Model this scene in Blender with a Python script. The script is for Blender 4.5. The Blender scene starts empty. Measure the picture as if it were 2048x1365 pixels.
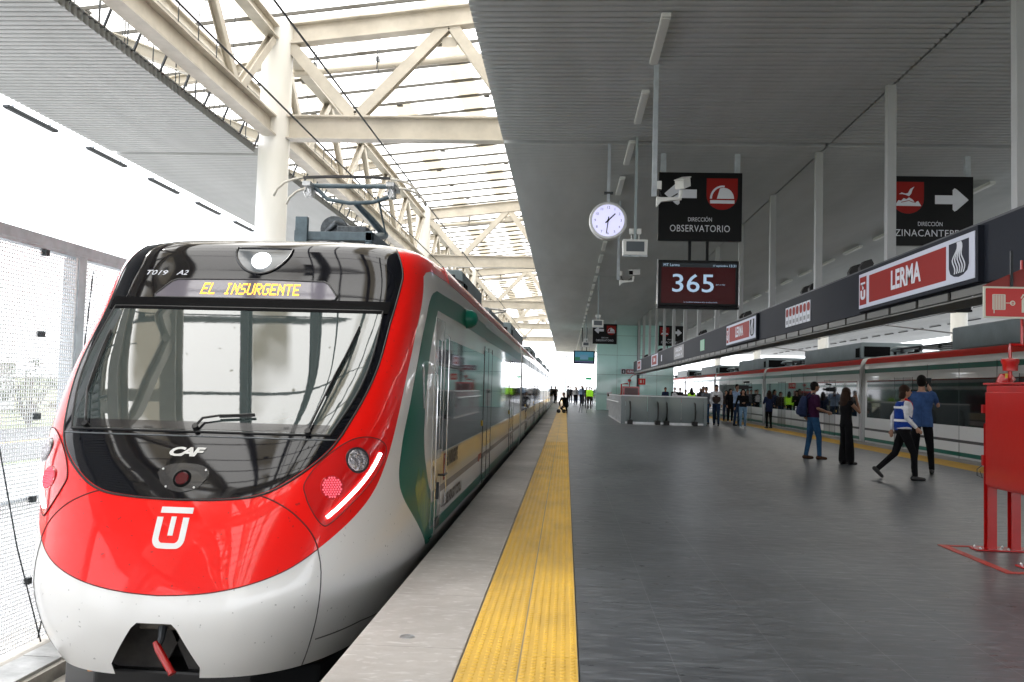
import bpy, math, random
import numpy as np
from mathutils import Vector, Matrix
from mathutils.geometry import delaunay_2d_cdt
random.seed(7)
rad = math.radians
C = bpy.context.scene.collection
S = bpy.context.scene

# ------------------------------------------------------------------ camera, sky, sun, exposure
cam_d = bpy.data.cameras.new('camera'); cam = bpy.data.objects.new('camera', cam_d); C.objects.link(cam)
R = ((0.99783945, -0.02371953, 0.0612684), (0.05991638, -0.05403673, -0.99673972), (0.02695294, 0.99825719, -0.05249879))
M4 = Matrix.Identity(4)
for i in range(3):
    for j in range(3): M4[i][j] = R[i][j]
    M4[i][3] = (0, 0, 1.42)[i]
cam.matrix_world = M4
cam_d.sensor_width = 36; cam_d.lens = 1780 / 2048 * 36
cam_d.clip_start = 0.05; cam_d.clip_end = 3000
S.camera = cam
W = bpy.data.worlds.new('World'); S.world = W; W.use_nodes = True
nt = W.node_tree; nt.nodes.clear()
wo = nt.nodes.new('ShaderNodeOutputWorld'); bg = nt.nodes.new('ShaderNodeBackground')
sky = nt.nodes.new('ShaderNodeTexSky'); sky.sky_type = 'NISHITA'; sky.sun_disc = False
SUN_EL, SUN_AZ = rad(52), rad(-75)          # azimuth from +Y, clockwise
sky.sun_elevation = SUN_EL; sky.sun_rotation = SUN_AZ; sky.dust_density = 4; sky.air_density = 1.0
hs = nt.nodes.new('ShaderNodeHueSaturation'); hs.inputs['Saturation'].default_value = 0.22
ov = nt.nodes.new('ShaderNodeMix'); ov.data_type = 'RGBA'; ov.inputs['Factor'].default_value = .6
ov.inputs['B'].default_value = (9.0, 9.3, 9.9, 1)          # bright overcast veil over the clear sky
nt.links.new(sky.outputs[0], hs.inputs['Color']); nt.links.new(hs.outputs[0], ov.inputs['A']); nt.links.new(ov.outputs['Result'], bg.inputs[0])
bg.inputs[1].default_value = 0.15
nt.links.new(bg.outputs[0], wo.inputs[0])
sun_d = bpy.data.lights.new('sun', 'SUN'); sun = bpy.data.objects.new('sun', sun_d); C.objects.link(sun)
sun_d.energy = 1.3; sun_d.angle = rad(14); sun_d.color = (1, .97, .92)
sd = Vector((math.sin(SUN_AZ) * math.cos(SUN_EL), math.cos(SUN_AZ) * math.cos(SUN_EL), math.sin(SUN_EL)))
sun.rotation_euler = sd.to_track_quat('Z', 'Y').to_euler(); sun.location = (0, 0, 60)
S.view_settings.view_transform = 'Standard'; S.view_settings.look = 'None'
S.view_settings.gamma = 1; S.view_settings.exposure = 2.2
S.cycles.max_bounces = 8; S.cycles.diffuse_bounces = 4; S.cycles.glossy_bounces = 4; S.cycles.transparent_max_bounces = 24
S.cycles.sample_clamp_indirect = 6

# ------------------------------------------------------------------ materials
MATS = {}
def mat(name, col, rough=.5, metal=0., coat=0., var=0., vscale=3., stretch=(1, 1, 1), bump=0., bscale=40., bstretch=(1, 1, 1),
        emit=0., spec=.5, alpha=1., col2=None, rvar=0., ior=1.5, specks=0.):
    if name in MATS: return MATS[name]
    m = bpy.data.materials.new(name); m.use_nodes = True; MATS[name] = m
    n = m.node_tree; b = n.nodes['Principled BSDF']
    c = tuple(col) + (1,)
    b.inputs['Base Color'].default_value = c; b.inputs['Roughness'].default_value = rough
    b.inputs['Metallic'].default_value = metal; b.inputs['Coat Weight'].default_value = coat
    b.inputs['Coat Roughness'].default_value = .03; b.inputs['IOR'].default_value = ior
    b.inputs['Specular IOR Level'].default_value = spec
    if alpha < 1: b.inputs['Alpha'].default_value = alpha
    if emit:
        b.inputs['Emission Color'].default_value = c; b.inputs['Emission Strength'].default_value = emit
    if var or bump or rvar:
        tc = n.nodes.new('ShaderNodeTexCoord')
    if var or rvar:
        mp = n.nodes.new('ShaderNodeMapping'); mp.inputs['Scale'].default_value = stretch
        n.links.new(tc.outputs['Object'], mp.inputs[0])
        tx = n.nodes.new('ShaderNodeTexNoise'); tx.inputs['Scale'].default_value = vscale; tx.inputs['Detail'].default_value = 6
        tx.inputs['Roughness'].default_value = .62
        n.links.new(mp.outputs[0], tx.inputs['Vector'])
    if var:
        mx = n.nodes.new('ShaderNodeMix'); mx.data_type = 'RGBA'
        c2 = tuple(col2) if col2 else tuple(x * (1 - var) for x in col)
        c1 = tuple(min(1, x * (1 + var * .6)) for x in col)
        mx.inputs['A'].default_value = c1 + (1,); mx.inputs['B'].default_value = c2 + (1,)
        rp = n.nodes.new('ShaderNodeMapRange'); rp.inputs['From Min'].default_value = .35; rp.inputs['From Max'].default_value = .68
        n.links.new(tx.outputs[0], rp.inputs['Value'])
        n.links.new(rp.outputs[0], mx.inputs['Factor']); n.links.new(mx.outputs['Result'], b.inputs['Base Color'])
    if rvar:
        rr = n.nodes.new('ShaderNodeMapRange'); rr.inputs['From Min'].default_value = .3; rr.inputs['From Max'].default_value = .7
        rr.inputs['To Min'].default_value = max(0, rough - rvar); rr.inputs['To Max'].default_value = min(1, rough + rvar)
        n.links.new(tx.outputs[0], rr.inputs['Value']); n.links.new(rr.outputs[0], b.inputs['Roughness'])
    if specks:
        tcs = n.nodes.new('ShaderNodeTexCoord'); ns = n.nodes.new('ShaderNodeTexNoise'); ns.inputs['Scale'].default_value = 34; ns.inputs['Detail'].default_value = 1; n.links.new(tcs.outputs['Object'], ns.inputs['Vector'])
        rs = n.nodes.new('ShaderNodeMapRange'); rs.inputs['From Min'].default_value = .735; rs.inputs['From Max'].default_value = .76; rs.inputs['To Max'].default_value = specks; n.links.new(ns.outputs[0], rs.inputs['Value'])
        ms = n.nodes.new('ShaderNodeMix'); ms.data_type = 'RGBA'; ms.inputs['A'].default_value = c; ms.inputs['B'].default_value = tuple(x * .35 + .02 for x in col) + (1,); n.links.new(rs.outputs[0], ms.inputs['Factor']); n.links.new(ms.outputs['Result'], b.inputs['Base Color'])
    if bump:
        mp2 = n.nodes.new('ShaderNodeMapping'); mp2.inputs['Scale'].default_value = bstretch
        n.links.new(tc.outputs['Object'], mp2.inputs[0])
        t2 = n.nodes.new('ShaderNodeTexNoise'); t2.inputs['Scale'].default_value = bscale; t2.inputs['Detail'].default_value = 4
        n.links.new(mp2.outputs[0], t2.inputs['Vector'])
        bp = n.nodes.new('ShaderNodeBump'); bp.inputs['Strength'].default_value = bump; bp.inputs['Distance'].default_value = .02
        n.links.new(t2.outputs[0], bp.inputs['Height']); n.links.new(bp.outputs[0], b.inputs['Normal'])
    return m

def lifted_mesh_mat():  # translucency added to brighten the backlit white wires, imitating halation
    m = bpy.data.materials.new('white_mesh_halation'); m.use_nodes = True; n = m.node_tree; b = n.nodes['Principled BSDF']; b.inputs['Base Color'].default_value = (.8, .8, .8, 1); b.inputs['Roughness'].default_value = .5
    t = n.nodes.new('ShaderNodeBsdfTranslucent'); t.inputs[0].default_value = (.85, .86, .88, 1); x = n.nodes.new('ShaderNodeMixShader'); x.inputs[0].default_value = .38
    n.links.new(b.outputs[0], x.inputs[1]); n.links.new(t.outputs[0], x.inputs[2]); n.links.new(x.outputs[0], n.nodes['Material Output'].inputs[0]); return m

def floor_mat(name, c1, c2, mortar, bw, bh, msize, rough, smear, bumpv=.05, st=(.9, 5, 1), sc=2.6):
    m = bpy.data.materials.new(name); m.use_nodes = True; n = m.node_tree; b = n.nodes['Principled BSDF']; L = n.links.new
    tc = n.nodes.new('ShaderNodeTexCoord')
    br = n.nodes.new('ShaderNodeTexBrick'); br.inputs['Scale'].default_value = 1; br.inputs['Brick Width'].default_value = bw
    br.inputs['Row Height'].default_value = bh; br.inputs['Mortar Size'].default_value = msize; br.inputs['Mortar Smooth'].default_value = .3
    br.inputs['Color1'].default_value = c1 + (1,); br.inputs['Color2'].default_value = c2 + (1,); br.inputs['Mortar'].default_value = mortar + (1,)
    mpb = n.nodes.new('ShaderNodeMapping'); mpb.inputs['Rotation'].default_value = (0, 0, rad(90)); L(tc.outputs['Object'], mpb.inputs[0]); L(mpb.outputs[0], br.inputs['Vector'])
    mp = n.nodes.new('ShaderNodeMapping'); mp.inputs['Scale'].default_value = st; mp.inputs['Rotation'].default_value = (0, 0, .06); L(tc.outputs['Object'], mp.inputs[0])
    t = n.nodes.new('ShaderNodeTexNoise'); t.inputs['Scale'].default_value = sc; t.inputs['Detail'].default_value = 10; t.inputs['Roughness'].default_value = .68; L(mp.outputs[0], t.inputs['Vector'])
    r = n.nodes.new('ShaderNodeMapRange'); r.inputs['From Min'].default_value = .42; r.inputs['From Max'].default_value = .75; L(t.outputs[0], r.inputs['Value'])
    mx = n.nodes.new('ShaderNodeMix'); mx.data_type = 'RGBA'; mx.blend_type = 'MIX'
    mul = n.nodes.new('ShaderNodeMath'); mul.operation = 'MULTIPLY'; mul.inputs[1].default_value = smear; L(r.outputs[0], mul.inputs[0])
    L(mul.outputs[0], mx.inputs['Factor']); L(br.outputs['Color'], mx.inputs['A']); mx.inputs['B'].default_value = tuple(min(1, x * 2.6 + .02) for x in c1) + (1,)
    # fine pale scuffs drawn out along the mopping direction
    mps = n.nodes.new('ShaderNodeMapping'); mps.inputs['Scale'].default_value = (st[0] * 2.2, st[1] * 3.4, 1); mps.inputs['Rotation'].default_value = (0, 0, -.18); L(tc.outputs['Object'], mps.inputs[0])
    tsn = n.nodes.new('ShaderNodeTexNoise'); tsn.inputs['Scale'].default_value = 3.3; tsn.inputs['Detail'].default_value = 3; tsn.inputs['Distortion'].default_value = .5; L(mps.outputs[0], tsn.inputs['Vector'])
    rsn = n.nodes.new('ShaderNodeMapRange'); rsn.inputs['From Min'].default_value = .57; rsn.inputs['From Max'].default_value = .74; rsn.inputs['To Max'].default_value = min(1, smear * 1.5); L(tsn.outputs[0], rsn.inputs['Value'])
    mxs = n.nodes.new('ShaderNodeMix'); mxs.data_type = 'RGBA'; L(rsn.outputs[0], mxs.inputs['Factor']); L(mx.outputs['Result'], mxs.inputs['A']); mxs.inputs['B'].default_value = tuple(min(1, x * 2.8 + .02) for x in c1) + (1,); mx = mxs
    # broad darker scuffed areas
    t3 = n.nodes.new('ShaderNodeTexNoise'); t3.inputs['Scale'].default_value = .55; t3.inputs['Detail'].default_value = 5; L(tc.outputs['Object'], t3.inputs['Vector'])
    r3 = n.nodes.new('ShaderNodeMapRange'); r3.inputs['From Min'].default_value = .3; r3.inputs['From Max'].default_value = .7; r3.inputs['To Min'].default_value = .72; r3.inputs['To Max'].default_value = 1.18; L(t3.outputs[0], r3.inputs['Value'])
    m2 = n.nodes.new('ShaderNodeMix'); m2.data_type = 'RGBA'; m2.blend_type = 'MULTIPLY'; m2.inputs['Factor'].default_value = 1
    L(mx.outputs['Result'], m2.inputs['A']); L(r3.outputs[0], m2.inputs['B']); L(m2.outputs['Result'], b.inputs['Base Color'])
    # thin bright scratches
    rr = n.nodes.new('ShaderNodeMapRange'); rr.inputs['From Min'].default_value = .3; rr.inputs['From Max'].default_value = .7
    rr.inputs['To Min'].default_value = rough - .12; rr.inputs['To Max'].default_value = rough + .14; L(t.outputs[0], rr.inputs['Value']); L(rr.outputs[0], b.inputs['Roughness'])
    bp = n.nodes.new('ShaderNodeBump'); bp.inputs['Strength'].default_value = bumpv; bp.inputs['Distance'].default_value = .01; L(t.outputs[0], bp.inputs['Height']); L(bp.outputs[0], b.inputs['Normal'])
    return m

WHITE = mat('white_paint', (.80, .80, .785), .3, coat=.7, specks=.6)
RED = mat('red_paint', (.88, .006, .003), .3, coat=.65, spec=.2, bump=.004, bscale=2.0, specks=.7)
REDTRIM = mat('red_cantrail_paint', (.55, .035, .025), .35, coat=.4)
GREEN = mat('green_paint', (.003, .14, .095), .32, coat=.1, spec=.3)
BLACKG = mat('black_gloss_panel', (.003, .0035, .006), .045, ior=1.5, spec=.5, bump=.006, bscale=2.2)
GLASS = mat('windscreen_glass', (.045, .06, .06), .02, ior=2.15, spec=.5, bump=.010, bscale=2.4)
SIDEGL = mat('tinted_side_glass', (.012, .014, .016), .04, coat=.6, ior=1.6)
MATTEBLK = mat('matte_black', (.003, .003, .0035), .8, spec=.08)
RUBBER = mat('black_rubber', (.012, .012, .013), .55)
ROOFBLK = mat('train_roof_black', (.02, .021, .024), .2, coat=.8)
ROOFGREY = mat('train_roof_grey', (.16, .17, .18), .6, var=.25, vscale=2)
ACGREY = mat('roof_unit_grey', (.15, .19, .20), .5, var=.15, vscale=2)
PANTO = mat('pantograph_steel_blue', (.085, .125, .15), .45, var=.3, vscale=9)
ALU = mat('brushed_aluminium', (.55, .56, .57), .35, metal=.9, var=.15, vscale=5)
GALV = mat('galvanised_steel', (.40, .44, .48), .5, metal=.1, var=.22, vscale=4)
CREAM = mat('cream_painted_steel', (.52, .48, .41), .45, var=.16, vscale=1.6, rvar=.08)
CREAMW = mat('cream_white_column_paint', (.76, .75, .71), .42, var=.07, vscale=.9, stretch=(1, 1, .3))
SOFFIT = mat('grey_corrugated_metal', (.45, .47, .48), .5, metal=.15, var=.13, vscale=.5, stretch=(1.6, .25, 1))
SOFFITL = mat('pale_corrugated_metal', (.41, .42, .415), .5, metal=.15, var=.13, vscale=.6, stretch=(1.6, .25, 1))
CONC = mat('concrete_edge', (.36, .335, .31), .75, var=.2, vscale=1.6, stretch=(1.3, .8, 1), bump=.12, bscale=60)
CONCD = mat('concrete_dirty', (.30, .28, .25), .85, var=.4, vscale=3, bump=.3, bscale=30)
CHROME = mat('chrome', (.75, .76, .78), .12, metal=1)
DARKST = mat('dark_steel', (.04, .045, .05), .45, metal=.4)
POSTGR = mat('pale_post_paint', (.34, .35, .355), .45, var=.05, vscale=2)
BAND = mat('charcoal_band', (.016, .019, .027), .6, var=.08, vscale=1, spec=.12)
SIGNBLK = mat('sign_black', (.003, .0033, .0045), .35, spec=.2)
SIGNWH = mat('sign_white', (.62, .64, .70), .5, spec=.15)
SIGNRED = mat('sign_red', (.24, .008, .006), .4, spec=.2)
FIRERED = mat('fire_red_paint', (.40, .004, .004), .32, coat=.5, var=.12, vscale=5)
PIPE_W = mat('pale_fixture_paint', (.60, .61, .60), .45)
TEAL = mat('teal_glass_cladding', (.48, .76, .72), .12, coat=.6, var=.10, vscale=.35)
TEALD = mat('teal_joint', (.03, .07, .07), .6)
SKIN = mat('skin', (.36, .19, .12), .55); SKIN2 = mat('skin_tan', (.25, .125, .075), .55)
HAIR = mat('hair_black', (.005, .004, .0035), .6, spec=.12, bump=.5, bscale=120); HAIRB = mat('hair_brown', (.026, .013, .008), .6, spec=.12, bump=.5, bscale=120)

# ------------------------------------------------------------------ helpers
def tag(o, label=None, cat=None, group=None, kind=None):
    if label: o['label'] = label
    if cat: o['category'] = cat
    if group: o['group'] = group
    if kind: o['kind'] = kind
    return o
def empty(name, loc=(0, 0, 0), rz=0.):
    o = bpy.data.objects.new(name, None); C.objects.link(o); o.location = loc; o.rotation_euler = (0, 0, rz)
    o.empty_display_size = .1
    return o
def thing(name, label, cat, loc=(0, 0, 0), rz=0., group=None):
    return tag(empty(name, loc, rz), label, cat, group)
class MB:
    def __init__(s): s.v = []; s.f = []; s.mi = []; s.cur = 0
    def add(s, vs, fs):
        k = len(s.v); s.v += [tuple(p) for p in vs]; s.f += [tuple(k + i for i in f) for f in fs]; s.mi += [s.cur] * len(fs)
        return s
    def box(s, x0, x1, y0, y1, z0, z1):
        return s.add([(x0, y0, z0), (x1, y0, z0), (x1, y1, z0), (x0, y1, z0), (x0, y0, z1), (x1, y0, z1), (x1, y1, z1), (x0, y1, z1)],
                     [(3, 2, 1, 0), (4, 5, 6, 7), (0, 1, 5, 4), (1, 2, 6, 5), (2, 3, 7, 6), (3, 0, 4, 7)])
    def bar(s, p, q, w, h=None, up=(0, 0, 1)):
        h = h or w; p = Vector(p); q = Vector(q); d = (q - p).normalized(); up = Vector(up)
        if abs(d.dot(up)) > .98: up = Vector((0, 1, 0)) if abs(d.y) < .9 else Vector((1, 0, 0))
        r = d.cross(up).normalized(); u = r.cross(d)
        vs = []
        for c in (p, q):
            for a, b in ((-1, -1), (1, -1), (1, 1), (-1, 1)): vs.append(c + r * a * w / 2 + u * b * h / 2)
        return s.add(vs, [(3, 2, 1, 0), (4, 5, 6, 7), (0, 1, 5, 4), (1, 2, 6, 5), (2, 3, 7, 6), (3, 0, 4, 7)])
    def ibeam(s, p, q, w, h, t=.03, up=(0, 0, 1)):
        p = Vector(p); q = Vector(q); d = (q - p).normalized(); up = Vector(up)
        if abs(d.dot(up)) > .98: up = Vector((0, 1, 0))
        r = d.cross(up).normalized(); u = r.cross(d)
        s.bar(p + u * (h / 2 - t / 2), q + u * (h / 2 - t / 2), w, t, u); s.bar(p - u * (h / 2 - t / 2), q - u * (h / 2 - t / 2), w, t, u)
        return s.bar(p, q, t, h - 2 * t - .002, u)
    def tube(s, pts, r, n=8, cap=True):
        pts = [Vector(p) for p in pts]; rs = r if isinstance(r, (list, tuple)) else [r] * len(pts)
        k = len(s.v); ref = None; vs = []
        for i, p in enumerate(pts):
            d = (pts[min(i + 1, len(pts) - 1)] - pts[max(i - 1, 0)]).normalized()
            if ref is None:
                ref = Vector((0, 0, 1)) if abs(d.z) < .9 else Vector((1, 0, 0))
            a = d.cross(ref).normalized(); b = a.cross(d).normalized(); ref = b
            for j in range(n):
                th = 2 * math.pi * j / n; vs.append(p + (a * math.cos(th) + b * math.sin(th)) * rs[i])
        fs = []
        for i in range(len(pts) - 1):
            for j in range(n):
                fs.append((i * n + j, i * n + (j + 1) % n, (i + 1) * n + (j + 1) % n, (i + 1) * n + j))
        if cap: fs.append(tuple(range(n - 1, -1, -1))); fs.append(tuple((len(pts) - 1) * n + j for j in range(n)))
        return s.add(vs, fs)
    def cyl(s, x, y, z0, z1, r, n=24, r2=None): return s.tube([(x, y, z0), (x, y, z1)], [r, r if r2 is None else r2], n)
    def lathe(s, c, prof, axis='z', n=20):
        vs = []; fs = []
        for (r, h) in prof:
            for j in range(n):
                th = 2 * math.pi * j / n; a, b = r * math.cos(th), r * math.sin(th)
                vs.append({'z': (c[0] + a, c[1] + b, c[2] + h), 'y': (c[0] + a, c[1] + h, c[2] + b), 'x': (c[0] + h, c[1] + a, c[2] + b)}[axis])
        for i in range(len(prof) - 1):
            for j in range(n): fs.append((i * n + j, i * n + (j + 1) % n, (i + 1) * n + (j + 1) % n, (i + 1) * n + j))
        fs.append(tuple(range(n))); fs.append(tuple((len(prof) - 1) * n + j for j in range(n)))
        return s.add(vs, fs)
    def prism(s, poly, d0, d1, plane='xz'):
        n = len(poly)
        def P(a, b, d): return {'xz': (a, d, b), 'yz': (d, a, b), 'xy': (a, b, d)}[plane]
        vs = [P(a, b, d0) for a, b in poly] + [P(a, b, d1) for a, b in poly]
        fs = [tuple(range(n)), tuple(range(2 * n - 1, n - 1, -1))] + [(i, (i + 1) % n, n + (i + 1) % n, n + i) for i in range(n)]
        return s.add(vs, fs)
    def ell(s, c, r, n=12, m=8):
        vs = [(c[0], c[1], c[2] - r[2])]; fs = []
        for i in range(1, m):
            ph = -math.pi / 2 + math.pi * i / m
            for j in range(n):
                th = 2 * math.pi * j / n
                vs.append((c[0] + r[0] * math.cos(ph) * math.cos(th), c[1] + r[1] * math.cos(ph) * math.sin(th), c[2] + r[2] * math.sin(ph)))
        vs.append((c[0], c[1], c[2] + r[2])); T = len(vs) - 1
        for j in range(n):
            fs.append((0, 1 + (j + 1) % n, 1 + j)); fs.append((T, 1 + (m - 2) * n + j, 1 + (m - 2) * n + (j + 1) % n))
        for i in range(m - 2):
            for j in range(n): fs.append((1 + i * n + j, 1 + i * n + (j + 1) % n, 1 + (i + 1) * n + (j + 1) % n, 1 + (i + 1) * n + j))
        return s.add(vs, fs)
    def mesh(s, name, m, smooth=False):
        me = bpy.data.meshes.new(name); me.from_pydata(s.v, [], s.f)
        for x in (m if isinstance(m, (list, tuple)) else [m]): me.materials.append(x)
        if isinstance(m, (list, tuple)): me.polygons.foreach_set('material_index', s.mi)
        if smooth is True: me.polygons.foreach_set('use_smooth', [True] * len(me.polygons))
        me.update()
        import bmesh
        bm = bmesh.new(); bm.from_mesh(me); bmesh.ops.recalc_face_normals(bm, faces=bm.faces)
        if smooth == 'auto':
            for f in bm.faces: f.smooth = True
            for e in bm.edges:
                if len(e.link_faces) == 2 and e.calc_face_angle(0) > rad(35): e.smooth = False
        bm.to_mesh(me); bm.free()
        return me
    def build(s, name, m, parent=None, smooth=False, bevel=0., kind=None):
        o = bpy.data.objects.new(name, s.mesh(name, m, smooth)); C.objects.link(o)
        if parent: o.parent = parent
        if bevel:
            b = o.modifiers.new('bevel', 'BEVEL'); b.width = bevel; b.segments = 2; b.limit_method = 'ANGLE'
        if kind: o['kind'] = kind
        return o
def kids(o): return [x for x in bpy.data.objects if x.parent == o]
def copy_tree(o, parent=None):
    c = o.copy(); C.objects.link(c)
    if parent: c.parent = parent
    for ch in kids(o): copy_tree(ch, c)
    return c
def text_mesh(body, size=1., bold=0., shear=0., spacing=1., xs=1.):
    cu = bpy.data.curves.new('txt', 'FONT'); cu.body = body; cu.size = size; cu.align_x = 'CENTER'; cu.align_y = 'CENTER'
    cu.offset = bold; cu.shear = shear; cu.space_character = spacing; cu.resolution_u = 3
    o = bpy.data.objects.new('txt', cu); C.objects.link(o)
    dg = bpy.context.evaluated_depsgraph_get(); me = bpy.data.meshes.new_from_object(o.evaluated_get(dg))
    bpy.data.objects.remove(o); bpy.data.curves.remove(cu)
    for v in me.vertices: v.co.x *= xs
    return me
def lettering(body, size, m, parent, origin, xdir, zdir, name='lettering', bold=0., shear=0., spacing=1., xs=1., width=None, lift=0.):
    me = text_mesh(body, size, bold, shear, spacing, xs); me.name = name
    xd = Vector(xdir).normalized(); zd = Vector(zdir).normalized(); nd = xd.cross(zd); o = Vector(origin)
    if width and len(me.vertices):
        w = max(v.co.x for v in me.vertices) - min(v.co.x for v in me.vertices)
        for v in me.vertices: v.co.x *= width / w
    for v in me.vertices: v.co = o + xd * v.co.x + zd * v.co.y + nd * lift
    me.materials.clear(); me.materials.append(m)
    ob = bpy.data.objects.new(name, me); C.objects.link(ob); ob.parent = parent
    return ob
def plate(parent, name, m, origin, xdir, zdir, poly, d0=0., d1=.004, bevel=0):
    """extruded outline lying on a board: poly in board coordinates, thickness d0..d1 along the board normal"""
    xd = Vector(xdir).normalized(); zd = Vector(zdir).normalized(); nd = xd.cross(zd); o = Vector(origin); n = len(poly)
    mb = MB(); vs = [o + xd * a + zd * b + nd * d0 for a, b in poly] + [o + xd * a + zd * b + nd * d1 for a, b in poly]
    mb.add(vs, [tuple(range(n)), tuple(range(n, 2 * n))] + [(i, (i + 1) % n, n + (i + 1) % n, n + i) for i in range(n)])
    return mb.build(name, m, parent, bevel=bevel)
def rect(x0, x1, z0, z1): return [(x0, z0), (x1, z0), (x1, z1), (x0, z1)]
def rrect(x0, x1, z0, z1, r, n=4):
    out = []
    for cx, cz, a0 in ((x1 - r, z0 + r, -90), (x1 - r, z1 - r, 0), (x0 + r, z1 - r, 90), (x0 + r, z0 + r, 180)):
        for k in range(n + 1):
            a = rad(a0 + 90 * k / n); out.append((cx + r * math.cos(a), cz + r * math.sin(a)))
    return out
ORD = ['nearest', 'second', 'third', 'fourth', 'fifth', 'sixth', 'seventh', 'eighth', 'ninth', 'tenth', 'eleventh', 'twelfth', 'thirteenth', 'fourteenth', 'fifteenth', 'sixteenth']
YA, YB = -30., 113.          # the length of the station hall
# ------------------------------------------------------------------ ground, tracks, platform
def struct(name, mb, m, parent=None, **k):
    o = mb.build(name, m, parent, **k); o['kind'] = 'structure'; return o
GRASS = mat('dry_grass', (.06, .085, .028), .9, var=.6, vscale=.25, col2=(.13, .11, .065), bump=.4, bscale=6)
mb = MB(); mb.add([(-900, -900, -1.6), (900, -900, -1.6), (900, 1500, -1.6), (-900, 1500, -1.6)], [(0, 1, 2, 3)]); struct('ground', mb, GRASS)
mb = MB(); mb.box(-18.5, -5.63, -60, 200, -1.7, -1.585); struct('bounce_apron', mb, mat('pale_bounce_gravel', (.27, .27, .275), .9, var=.3, vscale=1.5, bump=.3, bscale=25))  # added pale ground that keeps green grass bounce off the left soffit
mb = MB(); mb.box(16.25, 60, -60, 200, -1.7, -1.585); struct('bounce_yard', mb, mat('pale_bounce_concrete', (.30, .30, .30), .9, var=.2, vscale=.8))  # added pale ground that keeps green bounce off the far right soffit
mb = MB(); mb.box(-30, -19, -80, 300, -1.62, -1.59); struct('road', mb, mat('asphalt', (.055, .055, .058), .85, var=.2, vscale=1))
mb = MB(); mb.box(-24.6, -24.45, -80, 300, -1.62, -1.586); struct('road_marking', mb, mat('yellow_road_paint', (.55, .32, .03), .7))
mb = MB(); mb.box(-4.55, -1.35, YA, 130, -1.7, -1.33); struct('track_bed_left', mb, CONCD)
mb = MB(); mb.box(9.9, 16.2, YA, 130, -1.7, -1.33); struct('track_bed_right', mb, CONCD)
mb = MB(); mb.box(-5.62, -4.57, YA, 130, -1.7, -1.22); struct('walkway', mb, CONCD)
for nm, xs in (('rails_left', (-3.39, -1.95)), ('rails_right', (10.48, 11.92))):
    mb = MB()
    for x in xs:
        mb.box(x - .036, x + .036, YA, 130, -1.16, -1.12); mb.box(x - .01, x + .01, YA, 130, -1.30, -1.16); mb.box(x - .07, x + .07, YA, 130, -1.328, -1.30)
    struct(nm, mb, mat('rail_steel', (.18, .14, .11), .45, metal=.7))
# cable trough covers beside the track, under the fence
for i in range(34):
    y = 3.2 + i * 1.24
    mb = MB(); mb.box(-4.99 + .01 * (i % 2), -4.62, y, y + 1.22, -1.218, -1.19)
    o = mb.build('trough_cover', mat('worn_steel_cover', (.42, .42, .41), .4, metal=.6, var=.3, vscale=4), bevel=.004)
    tag(o, 'pale steel cover plate on the walkway, %s' % ('nearest one, left of the train nose' if i == 0 else 'in the row running back beside the left train'), 'cover plate', 'cable trough covers')
# the platform body, the concrete edge strips, the dark tiled floor
mb = MB(); mb.box(-1.10, 9.57, YA, 118, -1.7, -.03); struct('platform_base', mb, mat('platform_wall', (.05, .05, .05), .9, var=.3))
mb = MB(); mb.box(-1.135, -.515, YA, 118, -.14, 0.0); mb.box(8.97, 9.6, YA, 118, -.14, 0.0)
PEDGE = floor_mat('platform_edge_concrete', (.47, .44, .41), (.44, .415, .39), (.27, .25, .23), 1.22, 30, .004, .7, .20, .03, (1.4, 1.9, 1), 3.0)
struct('platform_edge', mb, PEDGE, bevel=.008)
mb = MB(); mb.box(.105, 8.18, YA, 118, -.05, 0.0)
PFLOOR = floor_mat('platform_floor_tiles', (.057, .063, .070), (.046, .051, .058), (.14, .15, .155), 1.2, .6, .0028, .36, .50, .010, (.8, 4.2, 1), 4.2)
struct('platform_floor', mb, PFLOOR)
YEL = mat('yellow_tactile_tile', (.70, .43, .05), .5, var=.2, vscale=1.4, col2=(.58, .36, .06), stretch=(2, .6, 1), bump=.05, bscale=90)
GROUT = mat('pale_grout', (.36, .31, .22), .8)
def tactile(name, x0, x1, ncol, ymax_d):
    mb = MB(); w = (x1 - x0)
    mb.cur = 0
    half = w / 2
    y = 2.4; mb.box(x0, x0 + half - .004, YA, 2.4, -.05, 0.002); mb.box(x0 + half + .004, x1, YA, 2.4, -.05, 0.002)
    rnd = random.Random(3)
    while y < 30:
        dz = rnd.uniform(-.001, .001)
        mb.box(x0, x0 + half - .004, y + .0015, y + .2985, -.05, 0.002 + dz); dz = rnd.uniform(-.001, .001)
        mb.box(x0 + half + .004, x1, y + .0015, y + .2985, -.05, 0.002 + dz); y += .3
    mb.box(x0, x0 + half - .003, y, 118, -.05, .002); mb.box(x0 + half + .003, x1, y, 118, -.05, .002)
    yy = 3.0
    while yy < ymax_d:
        for c in range(ncol):
            x = x0 + w * (c + .5) / ncol; n = 6; vs = []
            for r, z in ((.0165, .002), (.011, .0065)):
                for j in range(n): vs.append((x + r * math.cos(j * 1.0472), yy + r * math.sin(j * 1.0472), z))
            fs = [(j, (j + 1) % n, n + (j + 1) % n, n + j) for j in range(n)] + [tuple(range(n, 2 * n))]
            mb.add(vs, fs)
        yy += .05
    # ribs beyond the reach of single domes
    for c in range(ncol):
        x = x0 + w * (c + .5) / ncol; mb.box(x - .011, x + .011, ymax_d, 100, .002, .006)
    mb.cur = 1; mb.box(x0 - .004, x1 + .004, YA, 118, -.06, -.001)
    return struct(name, mb, [YEL, GROUT])
tactile('tactile_strip', -.505, .095, 12, 24)
tactile('tactile_strip_far', 8.19, 8.96, 12, 3.05)
mb = MB()
mb.bar((.12, 37.5, .002), (8.1, 37.35, .002), .07, .006); struct('floor_joint_strip', mb, mat('joint_metal', (.45, .42, .38), .45, metal=.3))

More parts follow.
